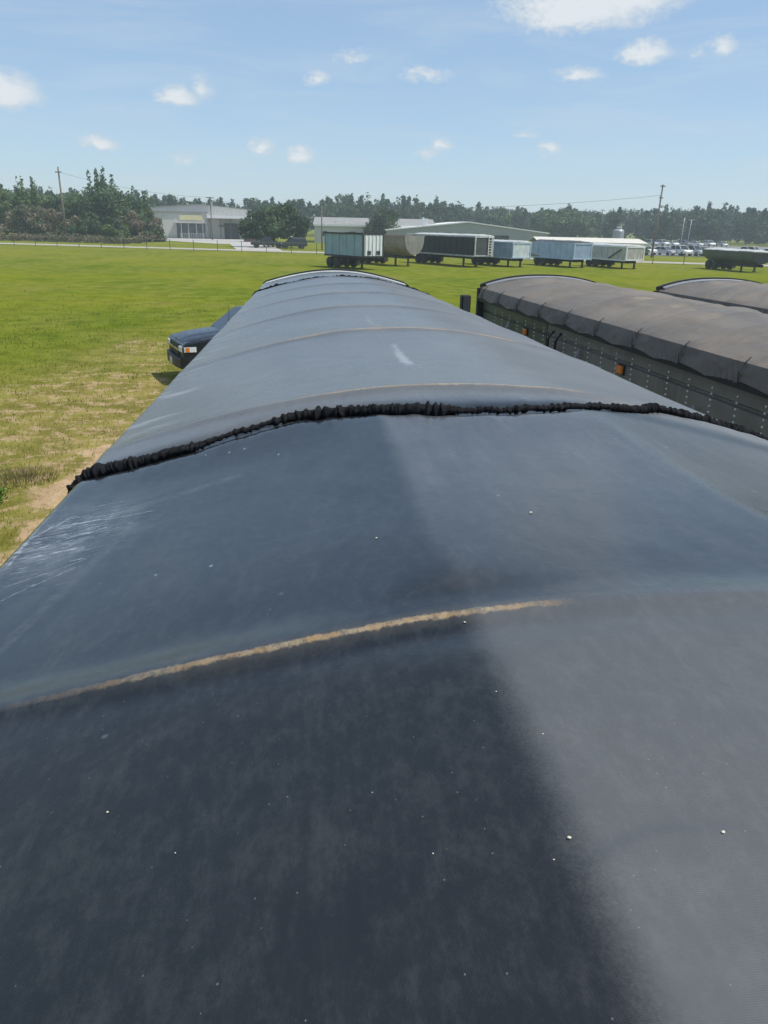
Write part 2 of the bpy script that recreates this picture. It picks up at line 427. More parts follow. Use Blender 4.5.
lf_pink = leaf_mat('leaves with rusty pink bloom', (0.045, 0.075, 0.032), (0.11, 0.145, 0.06), (0.30, 0.225, 0.165), scale=.28)
lf_dark = leaf_mat('dark dense leaves', (0.030, 0.058, 0.026), (0.075, 0.120, 0.052), scale=.3)
lf_pale = leaf_mat('light round tree leaves', (0.055, 0.095, 0.035), (0.110, 0.165, 0.060), scale=.2)
lf_wood = leaf_mat('wood leaves', (0.026, 0.054, 0.024), (0.072, 0.120, 0.048), scale=.07)
GRP = 'trees across the road on the left'
tree('evergreen_tree', -43.0, 182, 14.2, 6.6, 'full', lf_ever, 'tallest dark evergreen with several pointed tops, right of the leaning pole', 'tree', GRP, 13000, .36, .5, 11)
tree('evergreen_tree', -36.6, 184, 10.6, 5.4, 'full', lf_ever, 'evergreen on the right flank of the tallest one, sloping down to the factory', 'tree', GRP, 9000, .36, .5, 12)
tree('broadleaf_tree', -46.8, 186, 9.8, 4.2, 'round', lf_green, 'mid green tree directly behind the left utility pole', 'tree', GRP, 5000, .36, .6, 13)
tree('broadleaf_tree', -52.0, 187, 10.6, 4.4, 'round', lf_ever, 'green tree left of the pole, behind the pinkish shrubs', 'tree', GRP, 5500, .36, .6, 14)
tree('evergreen_tree', -58.5, 186, 12.6, 5.0, 'full', lf_green, 'bright green pointed tree at the left edge of the photograph', 'tree', GRP, 6000, .36, .6, 15)
tree('broadleaf_tree', -66.5, 186, 12.0, 5.0, 'round', lf_green, 'green tree at the far left end of the row, mostly out of frame', 'tree', GRP, 4000, .36, .6, 16)
tree('flowering_shrub', -56.5, 174, 8.6, 5.2, 'shrub', lf_pink, 'big pinkish brown flowering shrub at the left edge', 'shrub', 'pinkish flowering shrubs', 6500, .30, .3, 17)
tree('flowering_shrub', -49.8, 172, 7.2, 4.2, 'shrub', lf_pink, 'pinkish flowering shrub just left of the utility pole', 'shrub', 'pinkish flowering shrubs', 5000, .30, .3, 18)
tree('flowering_shrub', -34.3, 174, 7.4, 4.8, 'shrub', lf_pink, 'rounded pinkish shrub at the right end of the row, beside the factory', 'shrub', 'pinkish flowering shrubs', 7000, .30, .3, 19)
tree('leafy_bush', -43.4, 170, 5.2, 3.8, 'shrub', lf_dark, 'low dark bush right of the utility pole below the tallest evergreen', 'bush', None, 4500, .30, .2, 20)
tree('leafy_bush', -38.4, 170, 4.6, 2.8, 'shrub', lf_green, 'low green bush left of the rounded pinkish shrub', 'bush', None, 3500, .30, .2, 22)
# rough brush along the far verge: low, tangled, uncountable
g = np.random.default_rng(31); bl = []
for i in range(150):
    x = g.uniform(-72, -31); y = 168 - (x + 60) * .35 + g.uniform(-5, 3); rr = g.uniform(.5, 1.2)
    bl.append((x, y, rr * .5, rr * 1.5, rr * 1.2, rr * .8))
v, f = leaf_quads(bl, 12000, .24, g, .3)
lf_brush = leaf_mat('dry brush', (0.060, 0.075, 0.030), (0.120, 0.130, 0.055), (0.20, 0.150, 0.100), scale=.35)
tag(link('brush', raw_mesh('brush', v, f), lf_brush), kind='stuff')
# central clump
GC = 'dense trees between the factory and the long building'
tree('broadleaf_tree', -8.6, 149, 6.6, 3.2, 'round', lf_dark, 'left and lowest of the dense trees, next to the rust coloured container', 'tree', GC, 4200, .27, .2, 41)
tree('broadleaf_tree', -5.6, 150, 7.6, 3.5, 'round', lf_ever, 'middle dense tree standing above the parked dark pickup', 'tree', GC, 5000, .27, .2, 42)
tree('broadleaf_tree', -2.3, 150, 7.8, 3.1, 'round', lf_dark, 'right dense tree beside the slim pole, above the dark jeep', 'tree', GC, 5000, .27, .2, 43)
tree('broadleaf_tree', 18.2, 193, 8.6, 4.4, 'round', lf_dark, 'lone dark round tree behind the blue box trailer', 'tree', None, 5000, .32, .4, 44)
GP = 'pale round trees in front of the wood'
for i, (x, y, h, r_, l) in enumerate([(83, 276, 10.4, 6.6, 'middle pale round tree in front of the far wood'), (94, 277, 10.4, 6.6, 'right pale round tree in front of the wood, behind the white water tank'), (66, 275, 10.2, 5.6, 'left pale round tree in front of the wood, above the gabled warehouse')]):
    tree('round_tree', x, y, h, r_, 'round', lf_pale, l, 'tree', GP, 4200, .6, .6, 50 + i)
tree('leafy_bush', 56.6, 134, 3.4, 1.7, 'shrub', lf_pale, 'bright yellow green bush at the end of the long white roof', 'bush', None, 1800, .18, .1, 57)
# far wood: one mass
g = np.random.default_rng(61); V = []; F = []; off = 0
for i in range(820):
    q = g.uniform(-.62, .95); y0 = 262 if q > .37 else 285; y = y0 + (385 - y0) * g.random() ** .8; x = q * y
    if y < 300 and .20 < q <= .37: y += 25
    h = 4.05 + y * (.0285 + .004 * math.sin(x * .045) + g.uniform(-.006, .003))
    st = 'pine' if (x < 20 and g.random() < .4) or (g.random() < .2) else 'round'
    v, f = leaf_quads([(a + x, b_ + y, c_, d_, e_, q) for a, b_, c_, d_, e_, q in crown_blobs(h, g.uniform(3.4, 5.4), h * .04, st, g)], 600, .66, g, .3)
    V.append(v); F.append(f + off); off += len(v)
tag(link('wood', raw_mesh('wood', np.concatenate(V), np.concatenate(F)), lf_wood), kind='stuff')

# ------------------------------------------------------------------ buildings
m_wall_l = mat('pale metal wall', (0.58, 0.56, 0.51), .6, var=.07, scale=.3, dirt=(.40, .38, .34))
m_wall_g = mat('grey green metal wall', (0.36, 0.365, 0.345), .6, var=.06, scale=.3, dirt=(.25, .26, .24))
m_white = mat('white painted metal', (0.74, 0.74, 0.72), .5, var=.06, scale=.5)
m_shed = mat('cream painted roof', (0.62, 0.58, 0.50), .6, var=.08, scale=.5)
m_roofg = mat('weathered metal roof', (0.27, 0.26, 0.24), .55, var=.15, scale=.25, dirt=(.26, .24, .21))
m_dark = mat('dark opening', (0.035, 0.038, 0.04), .6, var=.2)
m_glass = mat('dark glass', (0.03, 0.04, 0.05), .12, var=.2)
m_glz = mat('grey blue glazing', (0.11, 0.13, 0.15), .3, var=.3, scale=.8)
m_yellow = mat('faded yellow sign', (0.60, 0.56, 0.30), .6, var=.1, scale=.6)
m_rustbox = mat('rust red metal', (0.13, 0.055, 0.045), .7, var=.25, dirt=(.09, .045, .035))
m_post = mat('dark steel', (0.06, 0.06, 0.06), .6, var=.25)
m_wood = mat('grey weathered timber', (0.16, 0.135, 0.11), .9, var=.25, scale=3)
m_galv = mat('galvanised steel', (0.38, 0.39, 0.40), .45, .5, var=.15)
def gable(x0, x1, y0, y1, ze, zr, ridge='y', over=.35, th=.22):
    mb = MB()
    if ridge == 'y':
        xm = (x0 + x1) / 2
        mb.prism([(x0 - over, ze - .05), (xm, zr), (x1 + over, ze - .05), (x1 + over, ze + th - .05), (xm, zr + th), (x0 - over, ze + th - .05)], y0 - over, y1 + over, 'y')
    else:
        ym = (y0 + y1) / 2
        mb.prism([(y0 - over, ze - .05), (ym, zr), (y1 + over, ze - .05), (y1 + over, ze + th - .05), (ym, zr + th), (y0 - over, ze + th - .05)], x0 - over, x1 + over, 'x')
    return mb
def ribs(mb, x0, x1, y, z0, z1, step, d=.05, w=.06):
    x = x0 + step
    while x < x1 - .01: mb.box(x - w / 2, x + w / 2, y - d, y, z0, z1); x += step
    return mb
# factory on the left
fa = thing('factory_building', (-28.2, 216, 0), R(4), 'pale low factory with yellow sign band and glazed entrance, right of the evergreens', 'building')
MB().prism([(-13, 0), (14.5, 0), (14.5, 7.3), (.8, 8.4), (-13, 7.3)], 12, 46, 'y').build('rear_hall', m_wall_l, fa)
gable(-13, 14.5, 12, 46, 7.3, 8.42).build('rear_roof', m_roofg, fa)
ribs(MB(), -12.8, 14.3, 11.99, 5.0, 7.2, 1.2).build('wall_ribs', m_white, fa)
MB().box(-12, 3.4, 0, 11.9, 0, 6.2).build('front_block', m_wall_l, fa)
MB().box(-12.3, 3.7, -.3, 11.9, 6.2, 6.55).build('parapet', m_roofg, fa)
MB().box(-3.6, 2.2, -.22, -.02, 4.5, 5.7).build('sign_band', m_yellow, fa)
MB().box(-4.4, 2.8, -.1, -.01, .1, 3.7).build('entrance_glazing', m_glz, fa)
for x in (-3.2, -1.4, .6, 2.2): MB().box(x - .10, x + .10, -1.0, -.78, 0, 3.7).build('column', m_wall_l, fa)
MB().box(-4.8, 3.2, -1.3, -.02, 3.72, 4.15).build('canopy', m_wall_l, fa)
mb = MB()
for k in range(14): mb.box(-3.4 + k * .45, -3.25 + k * .45, -2.6, -2.52, 0, 1.2)
mb.box(-3.4, 2.8, -2.6, -2.52, 1.2, 1.3).build('railing', m_galv, fa)
MB().box(3.42, 14.4, 1.0, 11.8, 0, 5.0).build('side_block', m_wall_l, fa)
MB().box(3.42, 15.4, -2.2, 11.9, 5.02, 5.7).build('awning_roof', m_white, fa)
MB().box(7.6, 11.4, .9, .98, 0, 3.9).build('loading_door', m_dark, fa)
for x in (4.0, 6.6, 9.2, 12.0): MB().box(x, x + .22, -1.9, -1.7, 0, 5.0).build('awning_post', m_post, fa)
mb = MB(); mb.prism([(6.3, 3.1), (11.9, 2.5), (11.9, 2.8), (6.3, 3.5)], -1.6, .8, 'y').build('lean_to', m_post, fa)
rc = thing('shipping_container', (-12.2, 190, 0), R(6), 'rust red container half hidden by the dense trees beside the factory', 'container')
MB().box(-1.5, 1.5, -3, 3, .1, 2.5).build('body', m_rustbox, rc, bevel=.03)
ribs(MB(), -1.4, 1.4, -3.0, .25, 2.4, .3, .04, .12).build('ribs', m_rustbox, rc)
# long strip building in the middle
sb = thing('long_building', (16.5, 196, 0), R(-3), 'long pale metal building behind the blue box trailer and lone round tree', 'building')
MB().box(-14, 15, 0, 22, 0, 4.0).build('wall', m_wall_l, sb)
gable(-14, 15, 0, 22, 4.0, 5.6, 'x').build('roof', m_roofg, sb)
MB().box(-14.2, 15.2, -.42, -.36, 3.75, 4.2).build('gutter', m_white, sb)
MB().box(-10, -7.6, -.08, -.01, 0, 2.4).build('door', m_white, sb)
MB().box(-1.9, -.5, -.08, -.01, .1, 3.2).build('loading_door', m_dark, sb)
for x in (-12.4, -5.6, 3, 7): MB().box(x, x + 1.4, -.07, -.01, 1.5, 2.6).build('window', m_glass, sb)
mb = MB(); mb.tube([(0, -1.4, .1), (0, -1.4, 3.2), (.25, -1.4, 3.9), (.9, -1.4, 4.2), (1.6, -1.4, 3.9), (1.8, -1.4, 3.2), (1.8, -1.4, 1.2)], .5, 12)
mb.build('vent_duct', m_white, sb, smooth=True)
MB().box(-9, -6.6, 3, 5, 4.5, 5.1).build('roof_vent', m_white, sb)
# gabled warehouse
wh = thing('warehouse', (37.2, 184, 0), R(-3), 'grey green warehouse with broad low gable, behind the black mesh trailer', 'building')
MB().prism([(-18.5, 0), (18.5, 0), (18.5, 3.1), (0, 5.1), (-18.5, 3.1)], 0, 40, 'y').build('wall', m_wall_g, wh)
gable(-18.5, 18.5, 0, 40, 3.1, 5.12, 'y', .3, .25).build('roof', m_white, wh)
ribs(MB(), -18.4, 18.4, -.005, 0, 3.0, .9, .05, .07).build('wall_ribs', m_wall_g, wh)
MB().box(5.2, 9.5, -.09, -.06, 1.4, 2.5).build('window', m_dark, wh)
MB().box(-14, -10, -.09, -.06, 0, 2.7).build('roller_door', m_wall_l, wh)
mb = MB(); mb.box(-10.3, -9.2, 2, 3.1, 4.0, 5.6); mb.box(-10.5, -9.0, 1.8, 3.3, 5.6, 5.8); mb.box(-10.2, -9.9, 2, 3.1, 5.8, 6.1)
mb.build('roof_vent', m_white, wh)
# low white-roofed shed
sh = thing('open_shed', (46.2, 125.5, 0), R(-9), 'long low shed with white metal roof behind the pale blue trailers', 'shed')
gable(-8.8, 7.8, 0, 14, 2.1, 2.75, 'x', .4, .12).build('roof', m_shed, sh)
MB().box(-9.2, 8.2, -.44, -.40, 1.75, 2.25).build('fascia', m_shed, sh)
MB().box(-8.7, 7.7, 4, 13.8, 0, 2.0).build('wall', m_wall_l, sh)
for k in range(6): MB().box(-8.6 + k * 3.2, -8.4 + k * 3.2, .1, .3, 0, 2.05).build('post', m_galv, sh)
# water tank
wt = thing('water_tank', (60, 152, 0), 0, 'pale upright tank rising behind the long white shed roof', 'tank')
MB().loft([[(r_ * math.cos(a * math.pi / 10), r_ * math.sin(a * math.pi / 10), z) for a in range(20)] for r_, z in ((1.05, 1.2), (1.05, 4.0), (.9, 4.25), (.3, 4.4))]).build('tank', m_galv, wt, smooth=False)
for sx in (-.7, .7):
    for sy in (-.7, .7): MB().box(sx - .08, sx + .08, sy - .08, sy + .08, 0, 1.25).build('leg', m_galv, wt)
mb = MB(); mb.tube([(-.4, 0, 4.3), (-.4, 0, 4.7), (.4, 0, 4.7), (.4, 0, 4.3)], .06, 6).build('hatch_rail', m_galv, wt)

# ------------------------------------------------------------------ poles and wires
def pole(x, y, h, r0, label, lean=0.0, arms=((.95, 1.1),), insul=True, m=None, name='utility_pole', trans=False):
    t = thing(name, (x, y, 0), R(-12), label, 'pole')
    top = math.tan(lean) * h
    MB().tube([(0, 0, -.2), (top * .5, 0, h * .5), (top, 0, h)], [r0, r0 * .85, r0 * .65], 8).build('shaft', m or m_wood, t, smooth=True)
    for f_, w in arms:
        MB().box(top * f_ - w, top * f_ + w, -.22, -.1, h * f_ - .07, h * f_ + .07).build('crossarm', m or m_wood, t)
        for q in (-.9, -.45, .45, .9): MB().lathe_y([(.02, -.05), (.05, -.03), (.05, .03), (.02, .05)], top * f_ + w * q, h * f_ + .13, 8).build('insulator', m_galv, t)
    if trans: MB().loft([[(top + .35 + .28 * math.cos(a * .5236), -.3 + .28 * math.sin(a * .5236), z) for a in range(12)] for z in (h * .78, h * .88)]).build('transformer', m_galv, t)
    return t
pole(-44.9, 160.5, 13.1, .22, 'tall bare utility pole standing before the left trees', R(-.5), ((.93, .6),))
pole(-22.1, 201, 9.8, .15, 'slim pole with a lamp bracket in front of the factory', 0, ((.97, .9),), trans=True)
pole(3.0, 138, 6.9, .13, 'slim grey pole between the dense trees and the blue box trailer', 0, ())
pole(57.5, 130, 11.2, .17, 'tall dark utility pole leaning right, beside the parked cars', R(1.6), ((.975, .38), (.82, .3)))
pole(79.0, 165, 6.9, .10, 'thin pale pole standing in the car park', R(.5), (), m=m_galv)
pole(80.6, 165.4, 6.6, .10, 'thin pale pole with a short top arm in the car park', R(2.0), ((.98, .6),), m=m_galv)
pole(63.7, 160, 5.3, .09, 'short light pole right of the white tank', 0, ((.97, .5),), m=m_galv)
pole(93.6, 252, 10.5, .14, 'far slim pole rising above the wood behind the white tank', 0, ((.94, .7),))
def wire(p, q, sag, label):
    p, q = Vector(p), Vector(q); pts = []
    for k in range(25):
        t = k / 24; a = p.lerp(q, t); a.z -= sag * 4 * t * (1 - t); pts.append(a)
    tag(MB().tube(pts, .022, 5).build('power_line', m_post), label, 'cable')
wire((3.0, 138, 6.8), (58.0, 130, 9.6), .9, 'thin power line from the slim pole to the leaning pole')
wire((-22.1, 201, 9.5), (3.0, 138, 6.7), .8, 'thin power line from the factory pole to the slim pole')
wire((-45.0, 160.5, 12.2), (-22.1, 201, 9.6), .9, 'thin power line from the tall left pole to the factory pole')

# ------------------------------------------------------------------ roadside fence
fn = thing('chain_link_fence', (0, 0, 0), 0, 'thin wire fence on dark posts along the near side of the pale road', 'fence')
pm = None; tops = []
for k in range(-26, 31):
    x, y = roadpt(k * 3.9 + 1, -6.5)
    if pm is None:
        pm = MB().tube([(0, 0, -.1), (0, 0, 1.55)], .045, 6).build('post', m_post, fn); pm.location = (x, y, 0)
    else:
        o = pm.copy(); COL.objects.link(o); o.location = (x, y, 0); o.parent = fn
    tops.append((x, y))
for z in (.15, .8, 1.45):
    mb = MB(); mb.tube([(x, y, z) for x, y in tops], .007 if z < 1.4 else .012, 4); mb.build('rail', m_galv, fn)

# ------------------------------------------------------------------ shared vehicle pieces
m_tyre = mat('tyre rubber', (0.020, 0.020, 0.021), .85, var=.3, scale=8)
m_rim = mat('dull steel rim', (0.30, 0.30, 0.31), .45, .6, var=.2)
m_under = mat('black chassis', (0.022, 0.022, 0.023), .7, var=.3, dirt=(.05, .04, .03))
m_chrome = mat('chrome', (0.62, 0.63, 0.65), .15, 1.0, var=.08)
def wheel(parent, x, y, r, w, rim=True, name='wheel'):
    """axle along local y; the tyre is the wheel, its rim a sub-part"""
    prof = [(r * .55, y - w / 2), (r * .9, y - w / 2), (r, y - w * .38), (r, y + w * .38), (r * .9, y + w / 2), (r * .55, y + w / 2)]
    o = MB().lathe_y(prof, x, r, 24).build(name, m_tyre, parent, smooth=False)
    if rim:
        MB().lathe_y([(r * .12, y - w * .44), (r * .35, y - w * .36), (r * .56, y - w * .45), (r * .56, y + w * .45), (r * .35, y + w * .36), (r * .12, y + w * .44)], x, r, 20).build('rim', m_rim, o)
    return o

# ------------------------------------------------------------------ far row of grain trailers: local +x is the nose that faces the camera, +y is the side seen
def paint(name, col, **k): return mat(name, col, k.pop('rough', .5), var=.22, scale=.8, **k)
m_blue = paint('faded pale blue paint', (0.40, 0.50, 0.62), dirt=(.30, .37, .44))
m_blue3 = paint('grey blue box paint', (0.26, 0.36, 0.42), dirt=(.20, .27, .31))
m_blue2 = paint('pale blue grey paint', (0.31, 0.40, 0.54), dirt=(.22, .27, .34))
m_nose = paint('white painted nose', (0.62, 0.68, 0.70), dirt=(.36, .38, .38))
m_tan = paint('rusty tan steel', (0.33, 0.255, 0.215), dirt=(.19, .12, .09))
m_perf = paint('speckled pale metal', (0.25, 0.245, 0.225), dirt=(.14, .12, .09))
m_mesh = paint('black tarp side', (0.022, 0.024, 0.028), rough=.7)
m_beige = paint('grey beige paint', (0.50, 0.49, 0.44), dirt=(.22, .15, .10))
m_rust = paint('rust', (0.16, 0.085, 0.05), rough=.8)
m_green = paint('dull dark green tank paint', (0.075, 0.095, 0.075), dirt=(.10, .10, .085))
m_ptarp = mat('crumpled pale tarp', (0.42, 0.44, 0.43), .75, var=.3, scale=1.5)
m_dtarp = mat('crumpled dark tarp', (0.05, 0.055, 0.06), .7, var=.4, scale=1.5)
def ruffle(L, w, z, amp, seed, x0=None):
    n = 44; xs = np.linspace(-L if x0 is None else x0, .03, n); ys = np.linspace(-w / 2 - .05, w / 2 + .05, 9)
    X, Y = np.meshgrid(xs, ys); Z = z + .16 * (1 - (2 * Y / w) ** 2) + amp * (vnoise(X, Y, 1.8, seed, 3) - .4) * 2
    rings = []
    for k in range(n):
        top = [(X[j, k], Y[j, k], Z[j, k]) for j in range(9)]
        rings.append(top + [(xs[k], ys[-1], z - .1 - amp * .6 * vnoise(xs[k], 3, 2, seed + 1, 2)), (xs[k], ys[0], z - .1)])
    return MB().loft(rings)
def row_trailer(name, loc, rz, L, H, label, side, nose, frame, shape='box', zb=1.15, w=2.5, tarp=None, amp=.06, ladder=False, brace=False, ribbed=False, legx=-2.0, axx=None, cat='trailer', panel=None):
    t = thing(name, (loc[0], loc[1], 0), rz, label, cat, 'old trailers parked in a row on the grass')
    h = w / 2
    if shape == 'box':
        MB().box(-L, -.04, -h, h, zb, H - .02).build('body', side, t, bevel=.02)
    elif shape == 'hopper':      # belly that slopes up at both ends and rounds in
        prof = [(-L, H - .02), (-L, zb + .45), (-L * .72, zb + .02), (-L * .25, zb), (-.04, zb + .14), (-.04, H - .02)]
        MB().prism(prof, -h, h, 'y').build('body', side, t, bevel=.03)
    else:                        # half-round tub
        rings = []
        for x, s in ((-L, .80), (-L * .94, .98), (-L * .5, 1.0), (-.35, 1.0), (-.04, .92)):
            rings.append([(x, -h * math.cos(a * math.pi / 12) * (1 if a in (0, 12) else 1), H - .02 - (H - zb) * s * (math.sin(a * math.pi / 12) ** .75)) for a in range(13)])
        MB().loft(rings).build('body', side, t, smooth=False)
    if shape != 'tub':
        mb = MB()
        k = 1; n = max(4, int(L / 1.1))
        for k in range(n + 1):
            x = -L + .06 + k * (L - .2) / n; z0 = zb + (.05 if shape == 'box' else .42)
            mb.box(x - .04, x + .04, h, h + .045, z0, H - .1); mb.box(x - .04, x + .04, -h - .045, -h, z0, H - .1)
        mb.build('side_ribs', side, t)
        MB().box(-.035, .03, -h + .02, h - .02, zb + .1, H - .05).build('nose_panel', nose, t)
        for y in (-h + .07, h - .07): MB().box(-.05, .07, y - .07, y + .07, zb, H).build('corner_post', frame, t, bevel=.01)
        MB().box(-.05, .075, -h + .141, h - .141, H - .14, H + .01).build('nose_header', frame, t)
        MB().box(-.05, .075, -h + .141, h - .141, zb, zb + .12).build('nose_sill', frame, t)
        for y in (-h - .035, h + .035): MB().box(-L, .03, y - .06, y + .06, H - .12, H + .02).build('top_rail', frame, t)
        for y in (-h - .03, h + .03): MB().box(-L, .02, y - .05, y + .05, zb - .06, zb + .1).build('bottom_rail', frame, t)
        if ribbed:
            mb = MB()
            for k in range(5): y = -h + .35 + k * (w - .7) / 4; mb.box(.03, .10, y - .09, y + .09, zb + .15, H - .2)
            mb.build('nose_ribs', m_white, t)
            for y in (-.55, .55): MB().box(.1, .13, y - .22, y + .22, zb + .25, zb + .6).build('vent_cover', m_under, t)
    else:
        rings = []
        for x in (-.03, .03):
            rings.append([(x, -h * 1.02 * math.cos(a * math.pi / 12), H - (H - zb) * .95 * (math.sin(a * math.pi / 12) ** .75)) for a in range(13)])
        MB().loft(rings).build('nose_panel', nose, t)
        for y in (-h - .02, h + .02): MB().box(-L, .04, y - .06, y + .06, H - .1, H + .05).build('top_rail', frame, t)
        for x in (-L * .8, -L * .5, -L * .2):
            pts = [(x, -h * 1.0 * math.cos(a * math.pi / 12), H - .02 - (H - zb) * 1.0 * (math.sin(a * math.pi / 12) ** .75)) for a in range(13)]
            MB().tube(pts, .04, 6).build('hoop', frame, t)
    if panel: MB().box(-L * panel, -.06, -h - .056, -h - .05, zb + .15, H - .16).build('side_panel', nose, t)
    if tarp: ruffle(L, w, H + .03, amp, L * 3).build('tarp', tarp, t, smooth=True)
    if ladder:
        mb = MB()
        for y in (h - .72, h - .28): mb.box(.10, .15, y - .03, y + .03, zb + .1, H + .1)
        q = zb + .25
        while q < H: mb.box(.105, .145, h - .69, h - .31, q - .03, q + .03); q += .28
        mb.build('ladder', m_white, t)
    if brace:
        mb2 = MB(); mb2.prism([(-3.2, zb + .15), (-3.0, zb + .1), (-.7, H - .35), (-.9, H - .28)], -h - .11, -h - .05, 'y'); mb2.build('rusty_brace', m_rust, t)
    MB().box(-L + .1, -.3, -.5, -.36, zb - .32, zb - .02).build('frame_rail', m_under, t)
    MB().box(-L + .1, -.3, .36, .5, zb - .32, zb - .02).build('frame_rail', m_under, t)
    for y in (-.85, .85):
        mb = MB(); mb.box(legx - .08, legx + .08, y - .08, y + .08, .05, zb); mb.box(legx - .17, legx + .17, y - .16, y + .16, 0, .06)
        mb.build('landing_leg', m_under, t)
    ax = axx if axx is not None else -L + 1.5
    for x in (ax - .62, ax + .62):
        MB().tube([(x, -1.0, .5), (x, 1.0, .5)], .08, 8).build('axle', m_under, t)
        for y in (-1.02, 1.02): wheel(t, x, y, .5, .42)
    for y in (-1.02, 1.02): MB().box(ax + 1.25, ax + 1.29, y - .28, y + .28, .2, .85).build('mud_flap', m_under, t)
    return t
def nose_left(px, py, alpha, w=2.5):
    """local frame whose +y/nose corner sits on (px, py); nose heads towards (sin a, -cos a)"""
    rz = math.atan2(-math.cos(alpha), math.sin(alpha))
    # local +y after rotation
    yx, yy = -math.sin(rz), math.cos(rz)
    # the side seen by the camera is local -y; mirror by using the opposite corner
    return (px + yx * w / 2, py + yy * w / 2), rz
def put(px, py, a, *r, **k):
    loc, rz = nose_left(px, py, R(a)); return row_trailer(r[0], loc, rz, *r[1:], **k)
put(5.6, 78, 32, 'box_trailer', 6.6, 3.35, 'pale blue box trailer with ribbed white nose, first from the left in the far row', m_blue3, m_nose, m_under, ribbed=True, legx=-3.0, axx=-5.3)
put(10.6, 85.5, 29, 'dump_trailer', 9.5, 3.12, 'rusty tan rounded trailer with speckled end, between the pale blue box and the black one', m_tan, m_perf, m_tan, shape='tub', zb=1.1, legx=-2.2)
put(18.2, 86, 25, 'grain_trailer', 12.2, 3.2, 'black sided trailer with white ladder on its framed dark nose', m_mesh, m_dtarp, m_ptarp, tarp=m_ptarp, amp=.05, ladder=True, legx=-2.4)
put(22.9, 88, 22, 'grain_trailer', 8.5, 2.62, 'grey blue trailer with bright white nose, partly behind the black one', m_blue2, m_nose, m_blue, tarp=m_ptarp, amp=.05, legx=-1.2, shape='hopper', zb=.95)
put(30.2, 89, 18, 'grain_trailer', 8.2, 2.66, 'light blue hopper trailer with crumpled dark tarp along its top', m_blue, m_blue2, m_blue, tarp=m_dtarp, amp=.10, legx=-1.0, shape='hopper', zb=.9)
put(35.9, 88, 15, 'grain_trailer', 8.0, 2.42, 'grey beige hopper trailer with rusty diagonal brace on its side', m_beige, m_beige, m_white, brace=True, tarp=m_ptarp, amp=.04, legx=-1.0, shape='hopper', zb=.9)
put(48.9, 84.5, 6, 'tank_trailer', 9.6, 2.12, 'dull dark green rounded trailer with pale tarp heaps on top, alone at the right edge', m_green, m_mesh, m_green, shape='tub', zb=.85, tarp=m_ptarp, amp=.14, legx=-2.2, axx=-7.6)

# ------------------------------------------------------------------ parked cars beyond the road
m_cglass = mat('car glass', (0.02, 0.025, 0.03), .06, var=.1)
m_red = mat('red lens', (0.35, 0.02, 0.02), .25, var=.1)
m_lens = mat('headlight lens', (0.70, 0.72, 0.72), .12, var=.1)
m_amber = mat('amber lens', (0.75, 0.22, 0.03), .3, var=.1)
def car_shape(kind):
    if kind == 'saloon': return ([(-2.25, .32), (-2.3, .75), (-2.2, .95), (-1.6, 1.0), (.95, 1.0), (2.1, .82), (2.28, .6), (2.25, .32)], [(-1.75, .99), (-1.0, 1.45), (.25, 1.47), (1.15, .99)], .33)
    if kind == 'suv': return ([(-2.3, .4), (-2.35, .8), (-2.3, 1.1), (1.0, 1.1), (2.15, 1.0), (2.35, .75), (2.3, .4)], [(-2.25, 1.09), (-2.0, 1.72), (.2, 1.76), (1.15, 1.09)], .37)
    return ([(-2.8, .5), (-2.85, 1.05), (1.35, 1.12), (2.6, 1.06), (2.8, .8), (2.75, .5)], [(-.75, 1.1), (-.6, 1.78), (.5, 1.82), (1.3, 1.1)], .4)
def car(kind, body_m, loc, rz, label, group='cars parked in the lot beyond the road', cat='car', name='parked_car'):
    t = thing(name, loc, rz, label, cat, group)
    low, gh, wr = car_shape(kind); w = .9
    MB().prism(low, -w, w, 'y').build('body', body_m, t, bevel=.07)
    n = len(gh)
    mb = MB(); mb.loft([[(x, -w * (.96 if z < 1.2 else .72), z) for x, z in gh], [(x, w * (.96 if z < 1.2 else .72), z) for x, z in gh]])
    mb.build('window', m_cglass, t, bevel=.03)
    (x1, z1), (x2, z2) = gh[1], gh[2]
    MB().loft([[(x1 - .05, -w * .7, z1 + .005), (x2 + .05, -w * .7, z2 + .005), (x2 - .05, -w * .66, z2 + .05), (x1 + .05, -w * .66, z1 + .05)], [(x1 - .05, w * .7, z1 + .005), (x2 + .05, w * .7, z2 + .005), (x2 - .05, w * .66, z2 + .05), (x1 + .05, w * .66, z1 + .05)]]).build('roof', body_m, t)
    for sy in (-1, 1):
        mb = MB()
        for (xa, za), (xb, zb) in ((gh[0], gh[1]), (gh[3], gh[2])):
            mb.tube([(xa, sy * w * .955, za), (xb, sy * w * .715, zb + .02)], .045, 6)
        mb.tube([((gh[0][0] + gh[3][0]) / 2, sy * w * .965, gh[0][1]), ((x1 + x2) / 2, sy * w * .73, z1)], .04, 6)
        mb.build('pillars', body_m, t)
        MB().box(low[-2][0] - .32, low[-2][0] - .01, sy * .62 - .2, sy * .62 + .2, .62 if kind == 'saloon' else .72, .76 if kind == 'saloon' else .9).build('headlight', m_lens, t, bevel=.02)
        MB().box(low[1][0] - .02, low[1][0] + .15, sy * .7 - .14, sy * .7 + .14, .68, .88).build('tail_light', m_red, t, bevel=.02)
    for x in (low[0][0] + .85, low[-1][0] - .85):
        for sy in (-1, 1): wheel(t, x, sy * (w - .09), wr, .22)
    return t
def cpaint(n, c): return mat(n, c, .3, var=.04, coat=.6, scale=.5)
